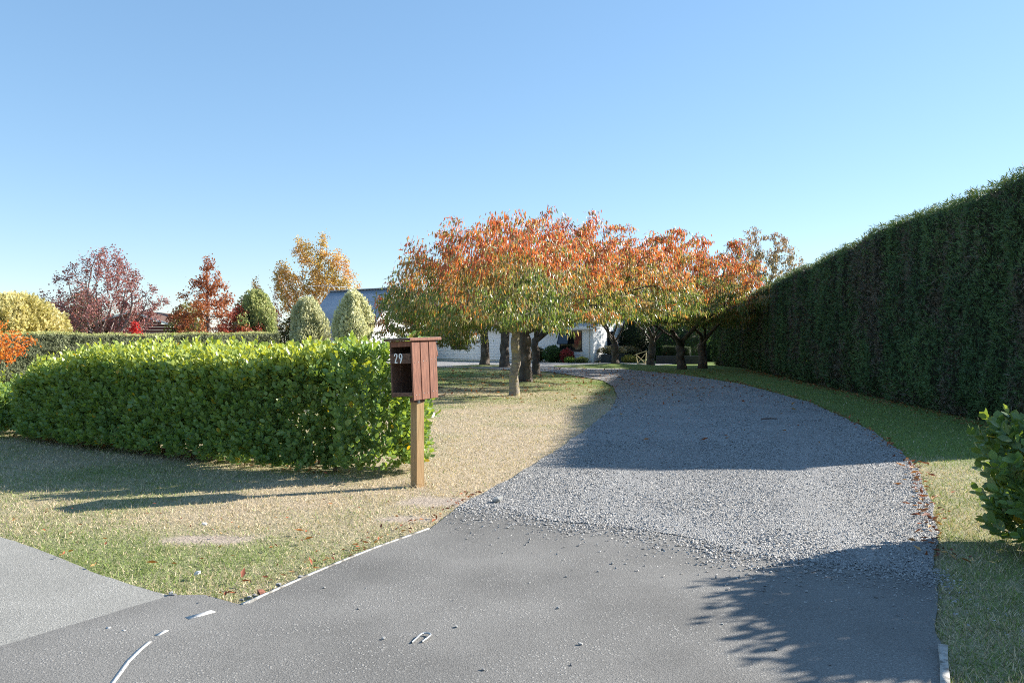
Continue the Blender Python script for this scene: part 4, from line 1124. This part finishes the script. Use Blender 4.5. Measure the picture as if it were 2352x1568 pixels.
# planting and fittings along the house
def front_pt(t, out): return Vector((5.49, 54.0, 0))-U*t+Vv*out
def sh(name, label, t, out, r, h, n, size, cols, **kw):
    p = front_pt(t, out); return shrub(name, label, (p.x, p.y, 0), r, r, h, n, size, cols, **kw)
sh('round_bush', 'clipped green ball bush under the dark framed window', 2.65, .95, .62, 1.08, 2600, .09, [(.05, .11, .03), (.09, .17, .05)], power=.5, lump=.06)
sh('bronze_bush', 'bronze green bush left of the clipped green ball', 3.9, .9, .46, .95, 1800, .09, [(.07, .06, .02), (.16, .13, .04), (.10, .13, .04)], power=.5, lump=.12)
sh('red_bush', 'red leaved bush right of the clipped green ball', 1.45, 1.0, .45, .85, 1800, .09, [(.20, .03, .03), (.45, .06, .07), (.12, .07, .03)], power=.5, lump=.15)
sh('low_plant', 'low bright green plant at the foot of the red bush', .95, 1.45, .35, .34, 900, .08, [(.10, .20, .04), (.2, .3, .06)], lump=.2, cat='plant')
sh('low_plant', 'low grey-green plant beside the white house corner', .15, 1.25, .42, .36, 900, .08, [(.08, .13, .05), (.16, .2, .08)], lump=.2, cat='plant')
def side_pt(t, out): return Vector((5.49, 54.0, 0))-Vv*t+U*out
for lab, t0, t1, oo in (('dark planter box along the sunlit house wall, left of the mound tree', .0, 2.3, .9), ('dark planter box along the sunlit house wall, right of the mound tree', 2.5, 4.1, .9)):
    c = side_pt((t0+t1)/2, oo)
    pl = empty('planter_box', c, lab, 'planter')
    Rz = Matrix.Rotation(math.atan2(-Vv.y, -Vv.x), 3, 'Z')
    bm = bmesh.new(); box_bm(bm, (0, 0, .27), (t1-t0, .6, .54), Rz, .01); finish('box', bm, M_PLANTER, pl)
    bm = bmesh.new(); box_bm(bm, (0, 0, .555), (t1-t0+.06, .66, .028), Rz, .004); finish('rim', bm, M_PLANTER, pl)
for lab, t0 in (('pale leafed low shrub in the planter left of the mound tree', 1.1), ('pale leafed low shrub in the planter right of the mound tree', 3.3)):
    c = side_pt(t0, .9); shrub('planter_shrub', lab, (c.x, c.y, .55), .85, .35, .52, 1400, .085, [(.22, .21, .12), (.38, .36, .22), (.30, .22, .14)], power=.5, lump=.2)
# far garden between house and hedge
conifer_hedge('dark_hedge', 'dark conifer hedge closing the garden right of the white house', [(15.5, 57.0), (12.5, 58.5), (9.8, 60.0)], 1.2, lambda t: 3.6+0*np.asarray(t), [np.array([.022, .05, .025]), np.array([.05, .10, .04]), np.array([.06, .05, .03]), np.array([.12, .16, .05])], 1800, .11, seed=50, front_left=True)
shrub('round_conifer', 'rounded dark green conifer behind the low clipped hedge', (11.6, 55.5, 0), 1.9, 1.4, 3.2, 5000, .14, [(.03, .07, .025), (.06, .12, .04)], power=.6, lump=.15)
shrub('tall_conifer', 'dark upright conifer beside the right corner of the white house', (8.75, 57.0, 0), 1.05, 1.0, 3.1, 4000, .14, [(.015, .035, .02), (.04, .07, .03)], power=.7, lump=.12)
conifer_hedge('low_hedge', 'low clipped hedge on a dark wall beyond the far trunks', [(11.9, 51.3), (10.7, 51.7), (9.4, 52.2)], .6, lambda t: 1.12+0*np.asarray(t), [np.array([.05, .085, .035]), np.array([.09, .13, .05]), np.array([.06, .07, .03]), np.array([.20, .23, .12])], 1200, .085, seed=70, front_left=True, lean=.0)
wt = empty('retaining_wall', (10.65, 51.2, 0), 'low dark retaining wall below the clipped hedge beyond the far trunks', 'wall')
Rw = Matrix.Rotation(math.atan2(-.9, 2.5), 3, 'Z')
for k in range(2): 
    bm = bmesh.new(); box_bm(bm, (0, 0, .14+k*.262), (2.75, .2, .258), Rw, .008); finish('beam', bm, M_PLANTER, wt)
gt = empty('garden_gate', (8.05, 50.0, 0), 'small pale rustic wooden gate with crossed poles', 'gate')
def pole(name, a, b_, r):
    V, F = tube_arrays(np.array([a]), np.array([b_]), [r], [r*.9], 7); link(name, mk_mesh(name, V, F, None, M_PALEWOOD, True), gt)
pole('post', (-.16, 0, -.05), (-.26, 0, .66), .028); pole('post', (.30, -.1, -.05), (.36, -.1, .78), .030)
pole('rail', (-.36, 0, .60), (.40, -.1, .86), .028); pole('brace', (-.2, 0, .06), (.33, -.1, .72), .022); pole('brace', (-.24, 0, .6), (.30, -.1, .08), .022); pole('rail', (-.17, 0, .04), (.3, -.1, .08), .022)
shrub('yellow_grass_clump', 'yellow-green tussock right of the planter box', (7.9, 53.6, 0), .5, .4, .42, 900, .12, [(.18, .2, .05), (.35, .33, .1)], upright=.75, cat='plant')

# ------------------------------------------------------------------ brown shed and green-roofed house behind the left hedge
def build_shed():
    Y = 58.0; ax = (302-1176)/FPX*Y; lx = (158-1176)/FPX*Y; rx = (400-1176)/FPX*Y
    za = EYE+(784-714)/FPX*Y; zl = EYE+(784-758)/FPX*Y; zrr = EYE+(784-747)/FPX*Y
    S = empty('brown_shed', (ax, Y, 0), 'brown red gabled shed with white barge boards behind the purple tree', 'shed')
    ww = box('wall', (((lx+rx)/2-ax), .15, 1.0), (rx-lx-.3, .08, 2.0), M_BARN, S)
    z = .1
    def gx_(zz):
        l = lx+.15 if zz < zl else lx+.15+(zz-zl)/(za-zl)*(ax-lx); r = rx-.15 if zz < zrr else rx-.15-(zz-zrr)/(za-zrr)*(rx-ax)
        return l-ax, r-ax
    while z < za-.25:
        l, r = gx_(z+.2)
        bm = bmesh.new(); box_bm(bm, ((l+r)/2, .08, z+.10), (r-l, .03, .186), Matrix.Rotation(math.radians(5), 3, 'X'))
        finish('board', bm, M_BARN, ww); z += .2
    box('post', ((262-1176)/FPX*Y-ax, .02, 1.35), (.12, .08, 2.7), M_DARKTIMBER, S)
    for (x0, z0, x1, z1) in ((lx, zl, ax, za), (ax, za, rx, zrr)):
        d = Vector((x1-x0, 0, z1-z0)); L = d.length; ang = -math.atan2(d.z, d.x)
        R = Matrix.Rotation(ang, 3, 'Y'); c = Vector(((x0+x1)/2-ax, 0, (z0+z1)/2))
        b1 = box('roof', c+Vector((0, 3.2, .02)), (L+.02, 6.6, .06), M_DARKTIMBER, S, R)
        box('barge_board', c+Vector((0, -.14, -.03)), (L, .04, .15), M_TRIM, b1, R)
build_shed()
def build_green():
    Y = 74.0; c = at(150, 735, Y)
    S = empty('green_roofed_house', (c.x, Y, 0), 'green roofed house showing behind the cream yellow bush', 'house')
    box('wall', (0, 0, 1.2), (9, 7, 2.4), M_BARN, S)
    bm = bmesh.new()
    z0, z1 = 2.3, 3.9
    b = [bm.verts.new(p) for p in ((-5, -4, z0), (5, -4, z0), (5, 4, z0), (-5, 4, z0))]; r = [bm.verts.new(p) for p in ((-2, 0, z1), (2, 0, z1))]
    bm.faces.new((b[0], b[1], r[1], r[0])); bm.faces.new((b[1], b[2], r[1])); bm.faces.new((b[2], b[3], r[0], r[1])); bm.faces.new((b[3], b[0], r[0])); bm.faces.new(b[::-1])
    finish('roof', bm, M_GREENROOF, S)
build_green()

# ------------------------------------------------------------------ ground cover and loose things
def on_hard(x, y): return inpoly(x, y, ASPH_D) | inpoly(x, y, PATH_D) | inpoly(x, y, GRAV_D)
def hedge_foot(x, y):
    d = np.full(np.shape(x), 9.)
    for (x0, y0, x1, y1) in ((-1.75, 9.35, -7.55, 12.9), (8.5, 11, 10.5, 26)):
        dx, dy = x1-x0, y1-y0; t = np.clip(((x-x0)*dx+(y-y0)*dy)/(dx*dx+dy*dy), 0, 1)
        d = np.minimum(d, np.hypot(x-x0-t*dx, y-y0-t*dy))
    return d
def grass(name, n, ylo, yhi, lo, hi, wid):
    y = ylo*np.power(yhi/ylo, rng.random(n)); x = rng.uniform(-.70, .70, n)*y
    x = x+rng.normal(0, .02, n)
    ok = ~on_hard(x, y)
    # ragged runners over the edges
    b = bare(x, y); ok &= rng.random(n) > b*.97
    ok &= hedge_foot(x, y) > .45
    ok &= ~((x < -8.5) & (y > 14)); ok &= x < 9.6
    x, y = x[ok], y[ok]; n = len(x); g = greenness(x, y)
    z = ground_z(x, y)-.004
    tuft = fbm(x*5, y*5, 3)
    L = rng.uniform(lo, hi, n)*(.6+.9*tuft)*(1+2.2*np.exp(-((x+.951)**2+(y-8.0)**2)/.03))*(1+.35*g)*(1+.25*sstep(2.0, 2.6, x)*sstep(9, 7, y))
    A = np.stack([rng.normal(0, .75, n), rng.normal(0, .75, n), rng.uniform(.5, 1.2, n)], 1)
    R = frames(A, randdir(n))
    TV = np.array([[-.5, 0, 0], [.5, 0, 0], [.12, 1, .12], [-.12, 1, .12]])
    S = np.stack([np.full(n, wid)*rng.uniform(.7, 1.3, n)*np.clip(y/7, .8, 3), L, L], 1)
    isg = rng.random(n) < np.clip(g*1.15, .06, .95)
    C = np.where(isg[:, None], GREEN*rng.uniform(.7, 1.7, (n, 1))+np.array([.03, .02, 0])*rng.random((n, 1)), STRAW*rng.uniform(.65, 1.75, (n, 1)))
    P = np.stack([x, y, z], 1)
    V, Fq = inst(TV, np.array([[0, 1, 2, 3]]), R, S, P)
    o = link(name, mk_mesh(name, V, Fq, np.repeat(C, 4, axis=0), M_GRASS, False))
    return o
tag(grass('grass', 410000, 3.3, 40, .014, .036, .0055), 'short patchy grass, green and dry straw, over the lawns and verges', 'grass', kind='stuff')

# gravel stones
OCT = np.array([[1, 0, 0], [-1, 0, 0], [0, 1, 0], [0, -1, 0], [0, 0, 1], [0, 0, -1]], float)
OCF = np.array([[0, 2, 4], [2, 1, 4], [1, 3, 4], [3, 0, 4], [2, 0, 5], [1, 2, 5], [3, 1, 5], [0, 3, 5]])
def rand_rot(n):
    q = norm(rng.normal(size=(n, 4))); w_, x, y, z = q.T
    return np.stack([1-2*(y*y+z*z), 2*(x*y-z*w_), 2*(x*z+y*w_), 2*(x*y+z*w_), 1-2*(x*x+z*z), 2*(y*z-x*w_), 2*(x*z-y*w_), 2*(y*z+x*w_), 1-2*(x*x+y*y)], 1).reshape(n, 3, 3)
def rand_rotz(n):
    a = rng.random(n)*2*math.pi; c, s = np.cos(a), np.sin(a); R = np.zeros((n, 3, 3))
    R[:, 0, 0] = c; R[:, 0, 1] = -s; R[:, 1, 0] = s; R[:, 1, 1] = c; R[:, 2, 2] = 1; return R
def stones(name, n, ylo, yhi, rlo, rhi, label):
    y = np.sqrt(rng.uniform(0, 1, n))
    y = ylo*np.power(yhi/ylo, rng.random(n)); x = rng.uniform(-1.2, 9.2, n)
    # uniform in the drive's width
    ok = inpoly(x, y, GRAV_D)
    xl = np.interp(y, [5.0, 6.9, 8.5, 10, 12.3, 16.5, 21, 29], [1.6, -.4, .05, .5, 1.0, 2.0, 2.8, 3.4]); xr = np.interp(y, [5.2, 6.4, 9, 10.2, 12.9, 18.8, 27.6], [2.8, 3.4, 4.57, 5.0, 5.8, 7.03, 7.9])
    fr_ = (x-xl)/(xr-xl)+.10*(fbm(x*1.5, y*.8, 2)-.5)
    track = np.exp(-((fr_-.30)/.085)**2)+np.exp(-((fr_-.72)/.085)**2)
    ok &= rng.random(n) > .72*track
    x, y = x[ok], y[ok]
    n2 = int(.02*len(x)); j = rng.integers(0, len(x), n2)
    spx = x[j]+rng.normal(0, .12, n2); spy = y[j]+rng.normal(0, .10, n2)
    k = rng.random(n2) < .35
    x = np.concatenate([x, spx[k]]); y = np.concatenate([y, spy[k]])
    if ylo < 6:
        # thin spill over the asphalt along the front edge
        fr = np.array([G(1060, 1168), G(1150, 1170), G(1300, 1203), G(1560, 1234), G(1680, 1268), G(1900, 1296), G(2050, 1306), G(2135, 1314)])
        m_ = 5200; tt = rng.random(m_)*(len(fr)-1); i0 = tt.astype(int); ff = (tt-i0)[:, None]
        e = fr[i0]*(1-ff)+fr[i0+1]*ff; e[:, 1] -= rng.exponential(.22, m_)*(.6+.8*fbm(e[:, 0]*2, e[:, 0]*0, 2)); e[:, 0] += rng.normal(0, .05, m_)
        x = np.concatenate([x, e[:, 0]]); y = np.concatenate([y, e[:, 1]])
    n = len(x)
    r = (rlo+(rhi-rlo)*rng.random(n)**1.8)*np.clip(y/9, 1, 1.6)*(.75+.5*fbm(x*1.3, y*1.3, 3))
    S = np.stack([r*rng.uniform(.9, 1.35, n), r*rng.uniform(.75, 1.1, n), r*rng.uniform(.5, .85, n)], 1)
    tilt = frames(np.stack([rng.normal(0, .35, n), np.ones(n), rng.normal(0, .35, n)], 1), np.stack([rng.normal(0, .35, n), rng.normal(0, .35, n), np.ones(n)], 1))
    R = np.einsum('nij,njk->nik', rand_rotz(n), tilt)
    P = np.stack([x, y, .019+S[:, 2]*rng.uniform(-.4, 1.0, n)], 1)
    TV = np.array([[-1, -.7, -.4], [1, -.8, -.4], [1.05, .7, -.4], [-.95, .8, -.4], [-.5, .1, .75], [.55, -.05, .8]])
    TF = np.array([[0, 1, 5, 4], [2, 3, 4, 5]]); T3 = np.array([[1, 2, 5], [3, 0, 4]])
    V, F = inst(TV, TF, R, S, P); F3 = (T3[None]+(np.arange(n)*6)[:, None, None]).reshape(-1, 3)
    V = V.reshape(n, 6, 3); V = V+rng.normal(0, 1, V.shape)*(r*.20)[:, None, None]
    t = rng.random(n)[:, None]; C = np.array([.21, .207, .20])*(1-t)+np.array([.46, .45, .43])*t
    o = link(name, mk_mesh(name, V.reshape(-1, 3), [F, F3], np.repeat(C, 6, axis=0), M_STONE, False))
    return tag(o, label, 'gravel', kind='stuff')
stones('gravel', 310000, 4.9, 11.5, .0038, .0088, 'loose grey crushed gravel over the near end of the drive')
stones('gravel', 52000, 11.5, 34, .0055, .0095, 'grey gravel of the far drive under the trees')

# fallen leaves
LEAFCOL = [np.array([.34, .11, .05]), np.array([.40, .17, .06]), np.array([.22, .075, .045]), np.array([.42, .24, .09]), np.array([.50, .30, .14])]
def leaf_lit(x, y, size, n):
    z = np.where(on_hard(x, y), .05, .035)+ground_z(x, y)*(~inpoly(x, y, GRAV_D))
    A = np.stack([rng.normal(0, 1, n), rng.normal(0, 1, n), rng.normal(0, .28, n)], 1)
    H = np.stack([rng.normal(0, .35, n), rng.normal(0, .35, n), np.ones(n)], 1)
    return frames(A, H), size*rng.uniform(.6, 1.2, n), np.stack([x, y, z], 1)
CURL_V = LANCE_V*np.array([1.5, 1, 1])+np.array([[0, 0, .02], [0, 0, .10], [0, 0, 0], [0, 0, .10], [0, 0, .20]])
def litter_pts(fn, n):
    out = []
    while sum(len(o) for o in out) < n:
        p = fn(n*3); out.append(p)
    return np.concatenate(out)[:n]
def under_trees(m):
    y = rng.uniform(14, 44, m); x = rng.uniform(-7, 8, m); k = inpoly(x, y, [(-3.5, 21), (2.6, 16.5), (3.0, 30), (2.4, 36), (-3.5, 44), (-9, 40), (-6, 26)]) & ~((x < -1.0) & (y < 19)); return np.stack([x, y], 1)[k]
def on_drive(m):
    y = rng.uniform(10.5, 42, m); x = rng.uniform(0, 9, m); k = inpoly(x, y, GRAV_D) & (rng.random(m) < .25+.75*sstep(14, 28, y)); return np.stack([x, y], 1)[k]
def right_edge(m):
    t = rng.random(m); Ys = np.array([5.2, 6.4, 8.96, 10.2, 12.9, 18.8, 27.6, 36.8]); Xs = np.array([2.8, 3.4, 4.57, 5.0, 5.8, 7.03, 7.9, 7.7])
    y = 5.2*np.power(36/5.2, t); x = np.interp(y, Ys, Xs)+rng.normal(-.03, .075, m); return np.stack([x, y], 1)
def left_edge(m):
    t = rng.random(m); Ys = np.array([4.4, 5.55, 6.87, 8.5]); Xs = np.array([-1.53, -.96, -.44, .02]); y = 4.4+t*3.2; x = np.interp(y, Ys, Xs)-np.abs(rng.normal(.06, .10, m)); return np.stack([x, y], 1)
def verge(m):
    y = rng.uniform(4.6, 7.2, m); x = rng.uniform(-4, -.5, m); k = ~on_hard(x, y) & (y < 7.5); return np.stack([x, y], 1)[k]
def hedge_base(m):
    t = rng.random(m); x = -1.6-5.6*t-.28+rng.normal(0, .1, m); y = 8.75+3.4*t+rng.normal(0, .14, m); return np.stack([x, y], 1)
def hedge_base2(m):
    y = 11.5*np.power(40/11.5, rng.random(m)); x = 8.05+(y-11.1)*.137-.30+rng.normal(0, .18, m); return np.stack([x, y], 1)
def litter_mass(name, label, sets):
    Vs, Fs, Cs = [], [], []; off = 0
    for fn, n, size in sets:
        p = litter_pts(fn, n); R, S, P = leaf_lit(p[:, 0], p[:, 1], size, n)
        V, F = inst(CURL_V, LANCE_F, R, S*np.clip(P[:, 1]/16, 1, 1.6), P); Vs.append(V); Fs.append(F+off); off += len(V)
        c = np.array([LEAFCOL[i] for i in rng.choice(5, n, p=[.3, .25, .2, .15, .1])])*rng.uniform(.6, 1.15, (n, 1)); Cs.append(np.repeat(c, 5, axis=0))
    tag(link(name, mk_mesh(name, np.concatenate(Vs), np.concatenate(Fs), np.concatenate(Cs), M_DRYLEAF, True)), label, 'leaves', kind='stuff')
litter_mass('leaf_litter', 'scattered small rust and orange leaves on lawn, drive edges and hedge feet', [(under_trees, 650, .085), (on_drive, 380, .08), (right_edge, 420, .065), (left_edge, 90, .05), (verge, 60, .04), (hedge_base, 420, .06), (hedge_base2, 700, .07)])
def litter_singles(fn, n, size, label, group):
    p = litter_pts(fn, n); R, S, P = leaf_lit(p[:, 0], p[:, 1], size, n)
    for i in range(n):
        ci = rng.integers(0, 5); c = LEAFCOL[ci]
        key = ('fall', tuple(c))
        if key not in LEAF_MESH: LEAF_MESH[key] = mk_mesh('fallen_leaf', CURL_V, LANCE_F, np.tile(c, (5, 1)), M_DRYLEAF, True)
        o = link('fallen_leaf', LEAF_MESH[key]); M4 = np.eye(4); M4[:3, :3] = R[i]*S[i]; M4[:3, 3] = P[i]; o.matrix_basis = Matrix(M4.tolist())
        tag(o, ('rust red', 'orange', 'dark red brown', 'ochre', 'pale tan')[ci]+' '+label, 'fallen leaf', group)
litter_singles(right_edge, 45, .10, 'curled leaf lying along the right edge of the drive', 'fallen leaves along the right drive edge')
litter_singles(under_trees, 80, .15, 'leaf lying on the lawn under the cherry trees', 'fallen leaves on the lawn')
litter_singles(on_drive, 60, .14, 'leaf lying out on the shaded gravel of the drive', 'fallen leaves on the drive')
litter_singles(verge, 16, .07, 'small leaf lying in the grass verge left of the asphalt', 'fallen leaves on the verge')

# loose stones on the asphalt
stone_me = []
for k in range(5):
    bm = bmesh.new(); bmesh.ops.create_icosphere(bm, subdivisions=1, radius=1.0)
    r_ = np.random.default_rng(k)
    for v in bm.verts:
        d = 1+.45*(float(vnoise(v.co.x*1.6+k*7+5, v.co.y*1.6+v.co.z*1.3+9))-.5)*2
        v.co = Vector((v.co.x*d*1.25, v.co.y*d*.95, v.co.z*d*.72))
    me = bpy.data.meshes.new('stone'); bm.to_mesh(me); bm.free()
    at_ = me.attributes.new('Col', 'FLOAT_COLOR', 'POINT'); c = np.ones((len(me.vertices), 4), np.float32); c[:, :3] = [.22+.05*k, .22+.05*k, .225+.045*k]
    at_.data.foreach_set('color', c.ravel()); me.materials.append(M_STONE); stone_me.append(me)
def stone(name, px, py, r, label, group=None, z=.015, me=None):
    x, y = G(px, py); o = link(name, me or stone_me[random.randrange(5)], None, (x, y, z+r*.55)); o.scale = (r, r, r); o.rotation_euler = (random.uniform(-.3, .3), random.uniform(-.3, .3), random.random()*6.3)
    return tag(o, label, 'stone', group)
SP = [(743, 1356), (842, 1357), (823, 1405), (880, 1475), (1040, 1385), (1048, 1447), (1282, 1403), (1330, 1487), (1312, 1535), (1112, 1546), (1152, 1275), (1165, 1217), (1146, 1240), (1215, 1250), (1180, 1218), (1330, 1258),
      (1408, 1300), (1372, 1318), (1480, 1265), (1260, 1205), (1590, 1262), (1520, 1268), (1910, 1310), (1980, 1318), (1880, 1300), (1760, 1290), (1990, 1353), (2030, 1376), (2010, 1378), (2062, 1420), (1908, 1535), (1780, 1500), (2085, 1345), (2040, 1310), (1700, 1330), (1655, 1440), (1440, 1300), (1390, 1230), (1300, 1330), (1216, 1345)]
for px, py in SP: stone('loose_stone', px+random.uniform(-3, 3), py, random.uniform(.006, .0115), 'small loose grey stone lying on the asphalt', 'loose stones on the asphalt')
def cme(col):
    me = stone_me[1].copy(); c = np.ones((len(me.vertices), 4), np.float32); c[:, :3] = col; me.attributes['Col'].data.foreach_set('color', c.ravel()); return me
stone('red_stone', 601, 1366, .030, 'reddish brown stone on the tip of the grass verge beside the asphalt', None, .0, cme((.28, .12, .08)))
stone('white_stone', 453, 1328, .024, 'white stone lying in the green verge near the path', None, .02, cme((.75, .75, .73)))
stone('white_stone', 470, 1210, .018, 'white stone at the edge of the bare patch of earth', None, .015, cme((.72, .70, .66)))
stone('flat_stone', 1142, 1157, .045, 'large pale flat stone at the left edge of the gravel', None, .02, cme((.42, .42, .40)))
for px, py in ((555, 1384), (572, 1377), (584, 1372), (640, 1349), (690, 1331), (392, 1370), (400, 1372)):
    stone('edge_stone', px, py, random.uniform(.012, .018), 'small grey stone along the edge of the verge', 'stones along the verge edge', .01)

# bent wire staple, twig, timber and concrete edging, painted marks
x, y = G(972, 1475)
st = empty('wire_staple', (x, y, .015), 'bent U-shaped wire staple lying on the asphalt', 'staple')
pts = [(-.030, -.055, .004)]+[(-.028+.004*k, -.055+.024*k, .006) for k in range(1, 4)]
arc = [(.0+.026*math.cos(a), .028+.028*math.sin(a), .012) for a in np.linspace(math.pi, 0, 8)]
pts = [(-.034, -.06, .005), (-.030, -.02, .008)]+arc+[(.020, -.005, .01), (.010, -.04, .006)]
pts = np.array(pts); V, F = tube_arrays(pts[:-1], pts[1:], np.full(len(pts)-1, .0045), np.full(len(pts)-1, .0045), 7)
link('wire', mk_mesh('wire', V, F, None, M_GALV, True), st); st.rotation_euler = (0, 0, -.25)
def strip(name, pts2, wd, z0, z1, mat, label, cat, wob=.006):
    pts2 = densify(pts2+pts2[-2:0:-1] if False else pts2, .1, 0)[:-1] if False else pts2
    P = []
    for i in range(len(pts2)-1):
        a = np.array(pts2[i]); b = np.array(pts2[i+1]); k = max(1, int(np.linalg.norm(b-a)/.12))
        for j in range(k): P.append(a+(b-a)*j/k)
    P.append(np.array(pts2[-1])); P = np.array(P); t = norm(np.gradient(P, axis=0)); nn = np.stack([-t[:, 1], t[:, 0]], 1)
    ww = wd*(1+.5*(fbm(P[:, 0]*9, P[:, 1]*9, 2)-.5))[:, None]
    L = P+nn*ww/2; R_ = P-nn*ww/2; m = len(P)
    V = np.concatenate([np.c_[L, np.full(m, z1)], np.c_[R_, np.full(m, z1)], np.c_[L, np.full(m, z0)], np.c_[R_, np.full(m, z0)]])
    i = np.arange(m-1); F = np.concatenate([np.stack([i, m+i, m+i+1, i+1], 1)[:, ::-1], np.stack([i, i+1, 2*m+i+1, 2*m+i], 1)[:, ::-1], np.stack([m+i, 3*m+i, 3*m+i+1, m+i+1], 1)[:, ::-1], [[0, 2*m, 3*m, m]], [[m-1, 2*m-1, 4*m-1, 3*m-1]]])
    me = mk_mesh(name, V, F, None, mat); bm = bmesh.new(); bm.from_mesh(me); bmesh.ops.recalc_face_normals(bm, faces=bm.faces); bm.to_mesh(me); bm.free()
    return tag(link(name, me), label, cat)
strip('edging_strip', [G(556, 1394), G(640, 1357), G(720, 1321), G(800, 1287), G(865, 1261), G(985, 1218)], .016, -.02, .022, M_EDGE, 'thin pale edging strip between the dry verge and the asphalt', 'edging')
strip('edging_board', [G(2166, 1498), G(2172, 1600)], .035, -.02, .040, M_EDGE, 'weathered timber edging board at the bottom right of the asphalt', 'edging')
def mark(name, pts2, wd, label, z=.0168):
    o = strip(name, pts2, wd, z-.0012, z, M_PAINT, label, 'marking'); o['group'] = 'white paint marks on the asphalt'
mark('painted_dash', [G(430, 1426), G(460, 1418), G(490, 1409)], .045, 'longest white painted dash nearest the grass tip')
mark('painted_dash', [G(360, 1466), G(383, 1454)], .026, 'short white painted dash between the long dash and the curved line')
mark('painted_line', [G(240, 1600), G(268, 1563), G(295, 1525), G(320, 1500), G(344, 1480)], .020, 'curved white painted line running out at the bottom left')
mark('painted_spot', [G(244, 1449), G(255, 1447)], .022, 'white paint spot left of the short dash, near the path')
mark('painted_spot', [G(282, 1455), G(287, 1453)], .018, 'tiny white paint spot closest to the short dash')
strip('bark_strip', [G(1750, 965), G(1768, 964), G(1784, 964.5)], .045, .024, .036, M_DARKTIMBER, 'long brown bark strip lying on the shaded gravel', 'bark')
